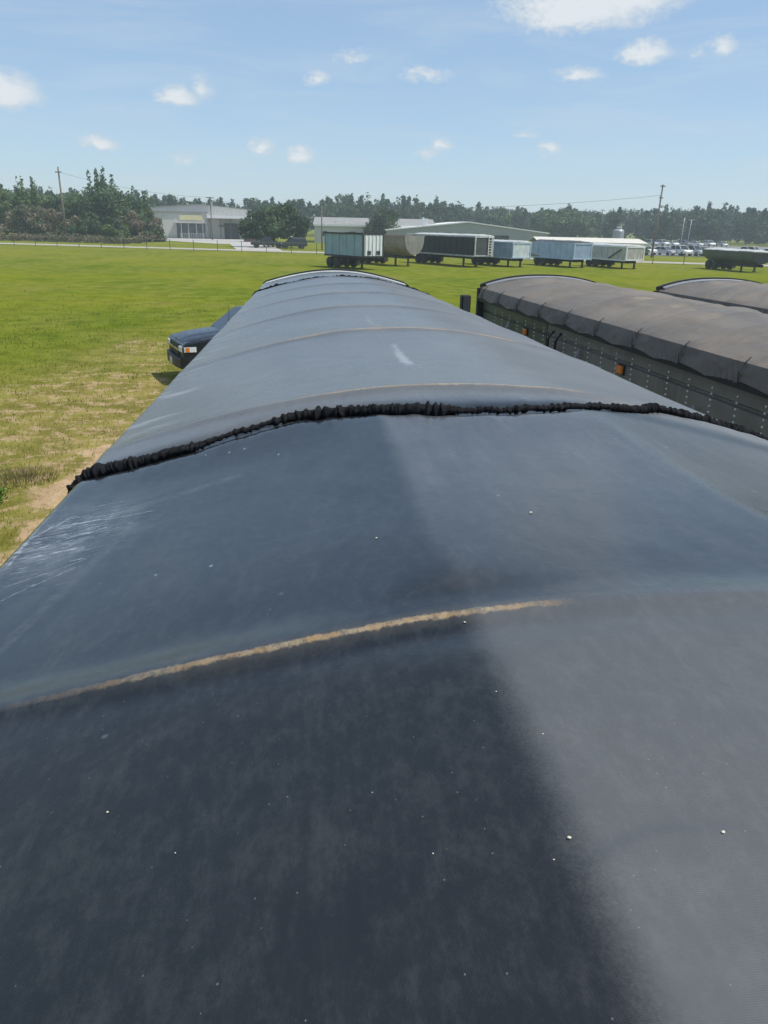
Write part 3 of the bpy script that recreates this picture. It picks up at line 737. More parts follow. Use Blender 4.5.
pw, ps, pg, pb, pd = cpaint('white car paint', (.74, .74, .73)), cpaint('silver car paint', (.42, .44, .46)), cpaint('grey car paint', (.16, .17, .18)), cpaint('blue car paint', (.05, .08, .16)), cpaint('near black car paint', (.018, .02, .025))
FR = [(61.6, 142.5, 'suv', pw, 'white sport utility car, leftmost of the front row of parked cars'), (65.6, 143.2, 'saloon', ps, 'silver saloon car right of the white utility car in the front row'),
      (68.2, 141.8, 'suv', pw, 'white utility car right of the leaning pole, third in the front row'), (71.0, 142.6, 'suv', ps, 'silver utility car in the front row beside a dark saloon'),
      (73.4, 143.0, 'saloon', pg, 'dark grey saloon car, right end of the front row')]
for i, (x, y, k, m, l) in enumerate(FR): car(k, m, (x, y, .02), R(-70 + 12 * math.sin(i * 2.1)), l)
BR = [(100, 'saloon', pw, 'white saloon far back, leftmost in the back row of the car park'), (104, 'suv', ps, 'silver utility car in the back row, second from its left end'), (108.5, 'suv', pw, 'white utility car in the back row, third from its left end'), (112.5, 'saloon', pw, 'white saloon in the back row between two utility cars'),
      (116.5, 'suv', pg, 'grey utility car in the back row, fifth from its left end'), (121, 'saloon', pw, 'white saloon near the right end of the back row'), (126, 'suv', pw, 'white utility car far back behind the green rounded trailer'), (131, 'saloon', ps, 'silver saloon, right end of the back row behind the green trailer')]
for i, (x, k, m, l) in enumerate(BR): car(k, m, (x, 236 + .3 * (x - 100), .02), R(-75 + 15 * math.sin(i * 1.7)), l)
for i, (x, y, k, m, l) in enumerate([(81.5, 141, 'suv', pw, 'white utility car behind the right end of the green rounded trailer'), (85.5, 141.5, 'saloon', pw, 'white saloon at the right edge of the photograph behind the green trailer')]): car(k, m, (x, y, .02), R(-60), l)
jp = car('suv', pd, (-1.9, 143.2, .02), R(-165), 'dark jeep with a row of lamps on its roof, under the right dense tree', None, 'jeep', 'parked_jeep')
mb = MB(); mb.tube([(.3, -.62, 1.9), (.3, .62, 1.9)], .03, 6); mb.box(.27, .33, -.6, -.56, 1.75, 1.9); mb.box(.27, .33, .56, .6, 1.75, 1.9); mb.build('lamp_bar', m_under, jp)
for y in (-.5, -.17, .17, .5): MB().lathe_y([(.03, y - .1), (.1, y - .1), (.1, y + .1), (.03, y + .1)], .3, 1.97, 10).build('roof_lamp', m_lens, jp)
car('pickup', pd, (-6.4, 143.6, .02), R(176), 'dark pickup parked in shade under the middle dense tree', None, 'pickup', 'parked_pickup')

# ------------------------------------------------------------------ dark blue pickup beside the tarped trailer: local +x is its front
m_navy = mat('dark navy car paint', (0.008, 0.013, 0.024), .35, var=.08, coat=.35, scale=.6)
m_plas = mat('black bumper plastic', (0.015, 0.016, 0.018), .5, var=.2)
m_plate = mat('licence plate', (0.55, 0.56, 0.56), .4, var=.15, scale=14)
pk = thing('pickup_truck', (-1.62, 22.2, 0), R(200), 'dark navy pickup truck facing left on the grass, half hidden by the near tarp', 'pickup')
def arch(cx, r, n=9): return [(cx + r * math.cos(math.pi * k / n), .42 + r * math.sin(math.pi * k / n)) for k in range(n + 1)]
side = [(2.0, .62), (2.02, .98), (1.92, 1.10), (.85, 1.24), (-3.75, 1.24), (-3.8, .6)] + [(-3.5, .55)] + arch(-2.75, .52)[::-1] + [(-2.0, .45), (.55, .45)] + arch(1.15, .52)[::-1] + [(1.8, .55)]
bm_ = MB().prism(side, -.97, .97, 'y').build('body', m_navy, pk, bevel=.05)
# bonnet with two raised creases
nx_, ny_ = 16, 21; xs = np.linspace(1.97, .83, nx_); ys = np.linspace(-.93, .93, ny_); rings = []
for x in xs:
    t_ = (1.97 - x) / 1.14; base = 1.085 + .17 * t_ ** .7
    rings.append([(x - .10 * (abs(y) / .93) ** 3 * (1 - t_), y, base + .075 * (1 - (abs(y) / .93) ** 3.0) * min(1, t_ * 3 + .35) - .022 * math.exp(-((abs(y) - .55) / .07) ** 2) * min(1, t_ * 3)) for y in ys] + [(x, .93, 1.0), (x, -.93, 1.0)])
MB().loft(rings).build('bonnet', m_navy, pk, smooth=True)
cab = [[(.85, 1.24), (.08, 1.84), (-1.75, 1.86), (-2.0, 1.24)]]
mb = MB(); mb.loft([[(x, -.90 if z < 1.3 else -.70, z) for x, z in cab[0]], [(x, .90 if z < 1.3 else .70, z) for x, z in cab[0]]]); mb.build('cab', m_navy, pk, bevel=.06)
def cab_pt(u, v, s=None):  # windshield plane
    x = .85 + (.08 - .85) * v; z = 1.24 + .60 * v; y = u * (.90 + (.70 - .90) * v); return (x + .012, y, z + .02)
MB().loft([[cab_pt(-.9, .07), cab_pt(.9, .07), cab_pt(.88, .93), cab_pt(-.88, .93)], [tuple(Vector(q) + Vector((.012, 0, .016))) for q in (cab_pt(-.9, .07), cab_pt(.9, .07), cab_pt(.88, .93), cab_pt(-.88, .93))]]).build('windscreen', m_cglass, pk)
for sy in (-1, 1):
    for xa, xb, xc, xd in ((.58, .06, -.66, -.66), (-.74, -.74, -1.72, -1.86)):
        def sp(x, z): return (x, sy * (.90 - .20 * (z - 1.24) / .6 + .012), z)
        q = [sp(xa, 1.29), sp(xb, 1.77), sp(xc, 1.77), sp(xd, 1.29)]
        MB().loft([q, [(a, b_ + sy * .012, c) for a, b_, c in q]]).build('side_window', m_cglass, pk)
    mb = MB(); mb.box(.30, .36, sy * 1.0 - .1, sy * 1.0 + .1, 1.27, 1.31); mb.box(.28, .42, sy * 1.14 - .1, sy * 1.14 + .1, 1.24, 1.48); mb.build('wing_mirror', m_plas, pk, bevel=.03)
    # headlight wraps round the corner; amber marker in it
    hp = MB().prism([(1.99, sy * .58), (2.045, sy * .60), (2.04, sy * .86), (1.97, sy * .985), (1.66, sy * .995), (1.66, sy * .95), (1.9, sy * .9)], .86, .99, 'z').build('headlight', m_lens, pk)
    MB().prism([(1.93, sy * .96), (1.93, sy * .996), (1.84, sy * 1.001), (1.84, sy * .96)], .87, .98, 'z').build('indicator', m_amber, hp)
mb = MB(); mb.box(1.99, 2.035, -.54, .54, .72, 1.03); gr = mb.build('grille', m_plas, pk, bevel=.01)
mb = MB(); mb.box(2.036, 2.06, -.56, .56, .86, .91); mb.build('grille_bar', m_chrome, gr)
mb = MB()
for z in (.76, .80, .95, .99): mb.box(2.036, 2.046, -.52, .52, z - .008, z + .008)
mb.build('grille_slats', m_under, gr)
mb = MB(); mb.box(2.061, 2.069, -.11, -.035, .868, .902); mb.box(2.061, 2.069, .035, .11, .868, .902); mb.box(2.061, 2.072, -.034, .034, .856, .914)
mb.build('badge', mat('gold badge', (.55, .38, .10), .3, .6, var=.05), gr)
MB().prism([(1.78, -.98), (2.08, -.9), (2.14, -.5), (2.14, .5), (2.08, .9), (1.78, .98)], .42, .70, 'z').build('bumper', m_plas, pk, bevel=.04)
MB().box(2.142, 2.152, -.16, .16, .47, .63).build('number_plate', m_plate, pk)
MB().box(-3.72, -2.05, -.85, .85, 1.241, 1.246).build('bed_cover', m_plas, pk)
for sy in (-1, 1): MB().box(-3.83, -3.78, sy * .85 - .09, sy * .85 + .09, .8, 1.15).build('tail_light', m_red, pk)
MB().tube([(.75, .82, 1.24), (.70, .83, 2.0)], .006, 5).build('antenna', m_under, pk)
for x in (1.15, -2.75):
    for y in (-.86, .86): wheel(pk, x, y, .42, .26)

# ------------------------------------------------------------------ the two brown tarped trailers on the right: local x to the right, y away
m_btarp, nt, b = material('brown grey canvas tarp')
o = nt.obj(); n1 = nt.noise(nt.map(o, scale=(1, .35, 1)), 1.3, 5, .6); n2 = nt.noise(o, 14, 4, .6)
c = nt.mix(nt.step(n1, .3, .7), (0.112, 0.092, 0.070), (0.180, 0.150, 0.116))
c = nt.mix(nt.mul(nt.step(n2, .5, .75), .3), c, (.17, .15, .13))
c = nt.mix(nt.mul(nt.step(nt.noise(nt.map(o, scale=(.6, 2.5, 1)), 1.0, 3), .55, .75), .35), c, (0.06, 0.052, 0.047))
nt.put(b.inputs['Base Color'], c); nt.put(b.inputs['Roughness'], nt.step(n1, .3, .7, .42, .58)); b.inputs['Specular IOR Level'].default_value = .45
nt.put(b.inputs['Normal'], nt.bump(nt.noise(nt.map(o, rot=.5, scale=(.35, 1.6, 1)), 3.2, 5, .62), .9, .06))
m_flap = mat('brown tarp flap', (0.135, 0.108, 0.085), .55, var=.2, scale=2.5, bump=.01)
m_bside = mat('dark olive grey panel', (0.170, 0.158, 0.146), .4, var=.22, scale=1.2, dirt=(.21, .20, .165))
m_bside2 = mat('dark green panel', (0.085, 0.105, 0.075), .4, var=.2, scale=1.2, dirt=(.06, .06, .045))
m_blk = mat('black rubber', (0.012, 0.012, 0.013), .6, var=.2)
m_riv = mat('bright rivet head', (0.75, 0.75, 0.73), .25, .3, var=.05)
m_strap = mat('grey webbing strap', (0.20, 0.21, 0.22), .6, var=.2, scale=20)
EZ, CZ, WT = 2.95, 3.14, 2.55
def roof_z(u): return EZ + (CZ - EZ) * (1 - abs(2 * u / WT - 1) ** 2.3)
def brown_trailer(loc, rz, L, label, seed, full):
    t = thing('grain_trailer', (loc[0], loc[1], 0), rz, label, 'trailer', 'trailers under brown grey tarps')
    xs = np.linspace(0, WT, 61); ys = np.arange(0, L + .01, .05)
    X, Y = np.meshgrid(xs, ys); Z = roof_z(X)
    bows = np.arange(.75, L, 1.05)
    fr = np.min(np.abs(ys[:, None] - bows[None, :]), 1)
    Z += (.018 * np.exp(-(fr / .06) ** 2) - .02 * np.clip(fr / .5, 0, 1))[:, None] * np.sin(np.pi * X / WT) ** .5
    q_ = Y - X * .55; fold = vnoise(q_, X * .22, 2.1, seed, 2); fold2 = vnoise(q_ * 1.0 + X * .2, X * .3, 4.3, seed + 1, 2)
    Z += (.050 * (np.abs(fold - .5) * 2) ** .8 + .016 * (1 - np.abs(fold2 - .5) * 2) ** 3) * np.sin(np.pi * X / WT) ** .4
    Z += .006 * (vnoise(X, Y, 3.0, seed + 2, 3) - .5)
    link('tarp', grid_mesh('tarp', X, Y, Z), m_btarp, t)
    # hanging flaps with gathered pleats at every bow
    for sx, x0 in ((-1, 0.0), (1, WT)):
        zz = np.linspace(0, 1, 14); yy = np.arange(0, L + .01, .022)
        V_, Y_ = np.meshgrid(zz, yy)
        near_b = np.exp(-np.clip((np.min(np.where(bows[None, :] <= yy[:, None] + .02, yy[:, None] - bows[None, :], 9), 1)), 0, 9) / .22)[:, None]
        pl = np.sin((Y_ * 1.0 + V_ * .16) * 62) * near_b * (.25 + V_) * .030
        out = .012 + .050 * V_ + pl + .012 * (vnoise(Y_, V_ * .4, 4, seed + 3, 3) - .5) * 2
        Zf = EZ + .004 - .165 * V_ - .015 * near_b * V_ - .045 * V_ * np.clip(np.min(np.abs(yy[:, None] - bows[None, :]), 1) / .52, 0, 1)[:, None] ** 1.5
        Xf = x0 + sx * out
        link('tarp_flap', grid_mesh('tarp_flap', Xf, Y_, Zf), m_flap, t)
        MB().box(*( (x0 - .045, x0 + .0) if sx < 0 else (x0, x0 + .045)), .02, L - .02, EZ - .235, EZ - .165).build('hem_rail', m_blk, t)
        if full and sx < 0:
            for yb in bows:
                MB().tube([(x0 + .05, yb + .03, roof_z(.05) + .03), (x0 - .005, yb, EZ + .02), (x0 - .082, yb - .02, EZ - .07), (x0 - .09, yb - .05, EZ - .19)], .006, 6).build('tie_cord', m_blk, t)
    # side wall: horizontal boards, rivet columns
    zb = 1.15
    for sx, x0 in ((-1, .06), (1, WT - .06)):
        prof = []; z = zb
        while z < EZ - .24:
            prof += [(z + .012, 0), (z + .24, 0), (z + .250, .032), (z + .272, .032)]; z += .28
        mb = MB(); pts = [(x0 + (-sx) * p_[1], p_[0]) for p_ in prof]
        inner = x0 - sx * .05
        mb.prism(pts + [(inner, prof[-1][0]), (inner, prof[0][0])], .03, L * .62, 'y'); mb.build('side_panel', m_bside, t)
        mb = MB(); mb.prism(pts + [(inner, prof[-1][0]), (inner, prof[0][0])], L * .62 + .04, L - .03, 'y'); mb.build('side_panel', m_bside2, t)
        if full and sx < 0:
            k = .45
            while k < L - .5:
                mb = MB()
                for q in range(22):
                    z = 1.50 + q * .062
                    if z > EZ - .29: break
                    mb.loft([[(x0 - r_[1], k + r_[0] * math.cos(a * math.pi / 3), z + r_[0] * math.sin(a * math.pi / 3)) for a in range(6)] for r_ in ((.014, -.002), (.012, .008), (.005, .013))])
                mb.build('rivet_column', m_riv, t); k += .43
            for y, z in ((L * .345, 2.45), (L * .72, 2.45)):
                q = MB().box(x0 - .05, x0 - .001, y - .07, y + .07, z - .048, z + .048).build('marker_light', m_amber, t, bevel=.012)
                MB().box(x0 - .02, x0 - .0005, y - .085, y + .085, z - .062, z + .062).build('lamp_base', m_blk, q)
            y = L * .575
            mb = MB()
            for dy_ in (-.16, .16): mb.tube([(x0 - .005, y + dy_, 1.5), (x0 - .09, y + dy_, 1.55), (x0 - .09, y + dy_ * .96, 2.50), (x0 - .005, y + dy_ * .9, 2.62)], .022, 6)
            for z in (1.75, 2.05, 2.35): mb.tube([(x0 - .09, y - .16, z), (x0 - .09, y + .16, z)], .02, 6)
            mb.build('ladder', m_blk, t)
            for y, z in ((L * .155, 2.22), (L * .475, 2.32), (L * .80, 2.36)):
                pts = [(x0 - .03 - .10 * math.sin(a * .5), y - .02 + .05 * math.cos(a * 1.1), z - .28 + a * .075) for a in range(7)]
                mb = MB(); i0 = len(mb.v)
                for p_, n_ in zip(pts[:-1], pts[1:]): mb.loft([[(p_[0], p_[1] - .035, p_[2]), (p_[0], p_[1] + .035, p_[2]), (p_[0] - .006, p_[1] + .035, p_[2]), (p_[0] - .006, p_[1] - .035, p_[2])], [(n_[0], n_[1] - .035, n_[2]), (n_[0], n_[1] + .035, n_[2]), (n_[0] - .006, n_[1] + .035, n_[2]), (n_[0] - .006, n_[1] - .035, n_[2])]])
                mb.build('loose_strap', m_strap, t)
    for yy_ in (0.0, L):
        s = -1 if yy_ == 0 else 1
        mb = MB(); mb.prism([(.03, zb), (WT - .03, zb), (WT - .03, EZ)] + [(WT * (1 - k / 16), roof_z(WT * (1 - k / 16)) - .05) for k in range(1, 16)] + [(.03, EZ)], yy_ - .03, yy_ + .03, 'y'); mb.build('end_wall', m_bside, t)
        arc = [(WT * k / 30, roof_z(WT * k / 30)) for k in range(31)]
        MB().loft([[(x, yy_ - s * .02, z + .005), (x, yy_ + s * .07, z + .005), (x, yy_ + s * .07, z + .075), (x, yy_ - s * .02, z + .075)] for x, z in arc]).build('end_bow', m_blk, t)
        MB().loft([[(x, yy_ - s * .13, z + .012), (x, yy_ - s * .021, z + .012), (x, yy_ - s * .021, z + .05), (x, yy_ - s * .13, z + .035)] for x, z in arc[1:-1]]).build('bow_trim', m_galv, t)
        for x in (.0, WT): MB().box(x - .06, x + .06, yy_ - .05, yy_ + .05, zb, EZ).build('corner_post', m_blk, t)
    MB().box(.1, WT - .1, .2, L - .2, zb - .3, zb - .01).build('chassis', m_under, t)
    for y in (1.4, 2.7):
        for x in (.35, WT - .35):
            o = wheel(t, 0, 0, .5, .5); o.rotation_euler = (0, 0, R(90)); o.location = (x, y, 0)
    for x in (.5, WT - .5): MB().box(x - .07, x + .07, L - 2.2, L - 2.06, 0, zb - .3).build('landing_leg', m_under, t)
    return t
BR_ = R(3.6)
brown_trailer((4.02, 5.9), BR_, 9.5, 'brown grey tarped trailer with amber marker lights, right beside the near black tarp', 5, True)
brown_trailer((7.55, 5.75), BR_, 9.5, 'second brown grey tarped trailer at the right edge, beyond the one with marker lights', 9, False)
# the tractor coupled ahead of the first brown trailer; only its mirror looks past the trailer
tr = thing('truck_tractor', (3.40, 15.75, 0), BR_, 'dark truck in front of the tarped trailer, only its black side mirror showing', 'truck')
MB().prism([(.6, .75), (3.3, .75), (3.3, 1.6), (1.9, 1.75), (1.75, 2.2), (.6, 2.25)], .22, 2.3, 'x').build('cab', m_under, tr, bevel=.05)
mb = MB(); mb.tube([(.22, 1.25, 2.5), (.06, 1.0, 2.62), (.06, .92, 2.62)], .018, 6); mb.tube([(.22, 1.25, 2.2), (.06, 1.0, 2.15), (.06, .92, 2.15)], .018, 6)
mb.build('mirror_arm', m_galv, tr)
q = MB().box(-.08, .12, .70, .90, 2.20, 2.72).build('side_mirror', m_blk, tr, bevel=.03)
MB().box(-.05, .09, .690, .699, 2.24, 2.68).build('mirror_glass', m_chrome, q)
for x in (.45, 2.05):
    for y in (1.2, 2.9):
        o = wheel(tr, 0, 0, .5, .3); o.rotation_euler = (0, 0, R(90)); o.location = (x, y, 0)
MB().box(.8, 1.7, .35, 3.2, .5, .74).build('chassis', m_under, tr)

# ------------------------------------------------------------------ the near trailer under its black roll tarp
XL, XR, XC, YN, YF = -.745, 1.865, .56, -.42, 14.45
BOWS = [(.985, -.03), (2.70, -.03), (4.56, .08), (6.3, .05), (8.05, .03), (9.8, .0), (11.5, 0), (13.2, 0)]
BG = [(-.77, 2.41), (-.75, 2.44), (-.72, 2.47), (-.65, 2.46), (-.5, 2.46), (-.34, 2.47), (-.19, 2.51), (-.02, 2.54), (.14, 2.49), (.3, 2.43), (.46, 2.40), (.62, 2.40), (.83, 2.43), (1.08, 2.55), (1.3, 2.68), (1.48, 2.71), (1.66, 2.74), (1.79, 2.76), (1.87, 2.77)]
BGX, BGY = np.array([q[0] for q in BG]), np.array([q[1] for q in BG])
def bung_far(x): return 11.75 + .55 * np.exp(-((np.asarray(x) - .75) / .55) ** 2) + .35 * np.exp(-((np.asarray(x) + .7) / .25) ** 2)
FOLD = [(.2, .478), (.23, .49), (.27, .51), (.31, .523), (.35, .522), (.375, .512)]
def edge_z(y): return 3.319 - .0194 * y
def tarp_h(x, y):
    x = np.asarray(x, float); y = np.asarray(y, float)
    u = np.clip((x - XC) / 1.305, -1, 1)
    arch = .25 * (1 - u * u)
    p1 = .241 * (x + .74); p2 = .235 + .020 * (x - .235); p3 = .262 * (1.86 - x); kk = .0035 + .026 * np.exp(-((y - .985) / .10) ** 2)
    mn = np.minimum(np.minimum(p1, p2), p3)
    fac = mn - kk * np.log(np.exp(-(p1 - mn) / kk) + np.exp(-(p2 - mn) / kk) + np.exp(-(p3 - mn) / kk))
    w = np.where(y < 2.4, 1.0, .12) + 0 * x
    w = 1.0 - .85 * sm(y, 2.15, 2.75)
    z = w * fac + (1 - w) * arch
    shp = np.clip(1 - u * u, 0, 1) ** .5
    prev = -.75
    bs = [np.full_like(x, prev)] + [b0 + k * (x - .2) for b0, k in BOWS] + [np.full_like(x, 15.2)]
    for i in range(1, len(bs) - 1):
        dd = y - bs[i]
        z = z + np.where(dd < 0, .013 * np.exp(-(dd / .030) ** 2), .013 * np.exp(-(dd / .065) ** 2)) * shp
    for i in range(len(bs) - 1):
        t = np.clip((y - bs[i]) / (bs[i + 1] - bs[i]), 0, 1); z = z - (.026 if i > 1 else (.010, .032)[i]) * np.sin(np.pi * t) ** 1.2 * shp
    for yb in (np.interp(x, BGX, BGY), bung_far(x)):
        dd = y - yb
        z = z - .017 * np.exp(-(dd / .05) ** 2)
        z = z + .012 * np.exp(-np.abs(dd) / .10) * (vnoise(x * 1.0, yb * .2 + dd * .12, 26, 3, 2) - .5)
    # slack wrinkles
    z = z + .010 * (vnoise(x * .8 + y * .15, y * .5, 2.2, 5, 2) - .5) * shp * np.where(y > 2.6, 1.6, .45)
    z = z + .0022 * (vnoise(x, y * .5, 9, 6, 2) - .5)
    # one small fold
    fx = np.array([q[0] for q in FOLD]); fy = np.array([q[1] for q in FOLD])
    dd = y - np.interp(x, fx, fy); win = sm(x, .18, .23) * (1 - sm(x, .35, .385))
    z = z + win * .0030 * np.where(dd > 0, np.exp(-(dd / .010) ** 2), np.exp(-(dd / .070) ** 2))
    # rounded rails at both sides
    e = np.clip((np.abs(u) - .975) / .025, 0, 1); z = z - .03 * e ** 2
    return edge_z(y) + z
mt, nt, b = material('black vinyl tarp')
def mask_and(*a):
    r = a[0]
    for q in a[1:]: r = nt.mul(r, q)
    return r
o = nt.obj(); ox, oy, oz = nt.sep(o)
nl = nt.noise(o, 1.6, 5, .6); nm = nt.noise(o, 9, 5, .65); nf = nt.noise(o, 60, 4, .7)
fine = nt.noise(nt.map(o, scale=(1, .55, 1)), 42, 8, .78)
base = nt.mix(nt.step(nl, .3, .7), (0.0070, 0.0090, 0.0110), (0.0100, 0.0120, 0.0140))
dust_sheen = nt.mul(nt.step(nt.add(nt.mul(nm, .25), nt.mul(fine, .75)), .44, .64), .095)
vs, vsc = nt.voro(nt.map(o, scale=(1, .8, 0)), 13)                      # dried water spots: faint rings of several sizes
rad = nt.m('MULTIPLY_ADD', nt.sep(vsc)[0], .25, .08)
ring = mask_and(nt.step(nt.m('ABSOLUTE', nt.sub(nt.add(vs, nt.mul(nt.sub(fine, .5), .10)), rad)), .035, .008), nt.step(nt.sep(vsc)[1], .62, .72))
dust_sheen = nt.add(dust_sheen, nt.mul(ring, .012))
stre = nt.noise(nt.map(o, rot=R(8), scale=(5, .7, 1)), 3.2, 7, .72)       # run-off streaks
dust_sheen = nt.add(dust_sheen, nt.mul(nt.step(stre, .50, .72), .06))
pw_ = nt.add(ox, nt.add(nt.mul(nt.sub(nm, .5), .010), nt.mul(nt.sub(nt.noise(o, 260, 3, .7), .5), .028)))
panel = nt.mul(nt.step(pw_, .206, .264), nt.mx(nt.step(oy, 1.03, .965), nt.mul(mask_and(nt.step(oy, 2.46, 2.36), nt.step(oy, 1.0, 2.2, .30, .95)), nt.step(nt.add(nt.mul(nl, .5), nt.mul(stre, .5)), .35, .65, .55, 1.0))))          # right of the crease: sky and cloud sheen painted in as paler colour
dust_sheen = nt.add(dust_sheen, nt.mul(panel, .48))
far_sheen = nt.mul(nt.step(oy, 2.45, 2.60), nt.step(nl, .2, .8, .55, .85))  # grazing sky reflection beyond the strap, painted as a paler tone
dust_sheen = nt.add(dust_sheen, far_sheen)
c = nt.mix(dust_sheen, base, (0.150, 0.156, 0.160))
# rubbed, rusty lines where the bows carry the tarp
rag = nt.mul(nt.sub(nt.noise(nt.map(o, scale=(1, .6, 1)), 55, 6, .75), .5), .024)
wob = nt.mul(nt.sub(nt.noise(nt.map(o, scale=(1, 0, 0)), 3.5, 2), .5), .012)
for (b0, k), (xa, xb), wd, st in zip(BOWS[:7], [(-.52, .40), (-.25, 1.05), (-.42, 1.35), (-.2, .8), (-.3, .6), (.2, .8), (-.2, .5)], (.0115, .012, .020, .012, .009, .009, .009), (1.0, 1.0, 1.0, .5, .35, .3, .2)):
    yb = nt.m('MULTIPLY_ADD', nt.sub(ox, .2), k, b0)
    dl = nt.m('ABSOLUTE', nt.add(nt.add(nt.sub(oy, yb), rag), wob))
    ln = nt.step(dl, wd, wd * .35)
    halo = nt.step(dl, wd * 3.2, wd * .6)
    al = mask_and(nt.step(ox, xa, xa + .50), nt.step(ox, xb, xb - .12))
    al = nt.mul(al, nt.step(nt.noise(nt.map(o, scale=(1, .2, 1)), 5, 4, .6), .25, .6, .45, 1.0))
    c = nt.mix(nt.mul(nt.mul(halo, al), .20 * st), c, (0.16, 0.145, 0.125))
    rc_ = nt.mix(nt.step(nt.noise(o, 22, 4, .7), .38, .62), (0.35, 0.27, 0.165), (0.36, 0.225, 0.090))
    frz = nt.step(nt.noise(nt.map(o, scale=(1, .5, 1)), 75, 4, .75), .30, .62, .25, 1.0)
    c = nt.mix(nt.mul(nt.mul(nt.mul(ln, al), frz), .95 * st), c, rc_)
# white scuffs where the left rail chafes, running in from the edge
sc1 = nt.noise(nt.map(o, rot=R(-28), scale=(3.4, 48, 1)), 2.0, 6, .75, 1.2)
sc2 = nt.noise(nt.map(o, rot=R(-58), scale=(4.0, 60, 1)), 1.8, 6, .75, 1.5)
el1 = nt.m('SQRT', nt.add(nt.m('POWER', nt.mul(nt.add(ox, .62), 3.6), 2.0), nt.m('POWER', nt.mul(nt.sub(oy, 1.84), 2.3), 2.0)))
win = nt.step(el1, 1.15, .15)
scf = nt.mx(nt.step(nt.add(sc1, nt.mul(win, .16)), .66, .80), nt.mul(nt.step(nt.add(sc2, nt.mul(win, .14)), .68, .82), .8))
scf = nt.mul(nt.mul(scf, nt.step(win, 0.0, .6)), nt.step(nt.noise(o, 24, 4, .75), .36, .60))
c = nt.mix(nt.mul(scf, .95), c, (0.46, 0.48, 0.50))
soft = nt.mul(mask_and(win, nt.step(nm, .35, .7)), .28); c = nt.mix(soft, c, (.22, .235, .25))
def seg(ax, ay, bx, by, w):
    L2 = (bx - ax) ** 2 + (by - ay) ** 2
    qx, qy = nt.add(nt.sub(ox, ax), nt.mul(nt.sub(fine, .5), .03)), nt.add(nt.sub(oy, ay), nt.mul(nt.sub(nm, .5), .05))
    t_ = nt.m('DIVIDE', nt.add(nt.mul(qx, bx - ax), nt.mul(qy, by - ay)), L2, clamp=True)
    ex, ey = nt.sub(qx, nt.mul(t_, bx - ax)), nt.sub(qy, nt.mul(t_, by - ay))
    return nt.step(nt.m('SQRT', nt.m('MULTIPLY_ADD', ex, ex, nt.mul(ey, ey))), w, w * .25)
brk = nt.step(nt.noise(o, 48, 6, .85), .40, .64, .05, .62)
for a_, w_, k_ in [((-.70, 1.70, -.71, 1.90), .006, .9), ((-.71, 1.90, -.64, 2.02), .006, .8), ((-.68, 1.97, -.40, 1.93), .007, .7), ((-.70, 1.80, -.50, 1.88), .004, .8), ((-.69, 1.73, -.55, 1.80), .004, .8),
                   ((-.66, 1.58, -.50, 1.66), .004, .6), ((-.64, 1.50, -.52, 1.62), .005, .5), ((-.55, 1.22, -.44, 1.86), .022, .11), ((-.60, 1.95, -.20, 2.08), .030, .13), ((-.71, 1.60, -.72, 2.30), .010, .45)]:
    c = nt.mix(nt.mul(nt.mul(seg(*a_, w_), brk), k_), c, (.46, .48, .50))
# faint chafe all along the left rail farther away
lr = mask_and(nt.step(ox, -.42, -.70), nt.step(oy, 2.5, 2.9), nt.step(nt.noise(nt.map(o, rot=R(-30), scale=(2, 9, 1)), 1.3, 5, .7), .5, .72))
c = nt.mix(nt.mul(lr, .75), c, (.40, .41, .42))
# chalky streaks on the crown
sx = nt.m('ABSOLUTE', nt.sub(nt.add(ox, nt.mul(nt.sub(nm, .5), .05)), .45))
stk = mask_and(nt.step(sx, .032, .008), nt.step(nt.noise(nt.map(o, scale=(9, 1.2, 1)), 1.1, 4, .6), .40, .62), nt.mx(mask_and(nt.step(oy, 3.3, 3.45), nt.step(oy, 4.15, 3.95)), mask_and(nt.step(oy, 4.8, 5.1), nt.step(oy, 6.2, 5.8))))
c = nt.mix(nt.mul(stk, .5), c, (.38, .39, .40))
# small pale chips, nicks and drips
vd, vc = nt.voro(nt.map(o, scale=(1, .55, 0)), 26)
vr = nt.sep(vc)[0]
chip = mask_and(nt.step(oy, 1.1, 1.25), nt.step(vd, .13, .05), nt.step(vr, .70, .76), nt.step(nt.noise(o, 2.3, 3), .46, .60))
c = nt.mix(nt.mul(chip, .5), c, (.34, .37, .40))
vd2, vc2 = nt.voro(nt.map(o, scale=(1, 1, 0)), 40)
chip2 = mask_and(nt.step(vd2, .05, .02), nt.step(nt.sep(vc2)[1], .955, .965))
c = nt.mix(nt.mul(chip2, .75), c, (.55, .56, .54))
for sc_, th_, lo_ in ((75, .10, .93), (130, .14, .92), (55, .05, .95)):
    va, vb = nt.voro(nt.map(o, scale=(1, .8, 0), loc=(sc_, 0, 0)), sc_)
    gr_ = mask_and(nt.step(va, th_, th_ * .4), nt.step(nt.sep(vb)[0], lo_, lo_ + .015), nt.step(nl, .35, .6))
    c = nt.mix(nt.mul(gr_, .35), c, (.30, .31, .31))
dl_ = nt.m('ABSOLUTE', nt.add(nt.sub(nt.add(ox, nt.mul(oy, -.03)), -.30), nt.mul(nt.sub(nm, .5), .02)))
vd3, _ = nt.voro(nt.map(o, scale=(.3, 1, 0)), 17)
drip = mask_and(nt.step(dl_, .005, .002), nt.step(vd3, .10, .04), nt.step(oy, 1.5, 1.3))
c = nt.mix(nt.mul(drip, .14), c, (.38, .40, .43))
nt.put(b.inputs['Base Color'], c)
rg = nt.add(nt.step(nt.add(nt.mul(nm, .5), nt.mul(nf, .5)), .3, .7, .10, .19), nt.mx(nt.step(oy, 1.02, .80, 0, .24), nt.step(ox, .75, 1.1, 0, .16)))
rg = nt.add(rg, nt.mul(dust_sheen, .22))
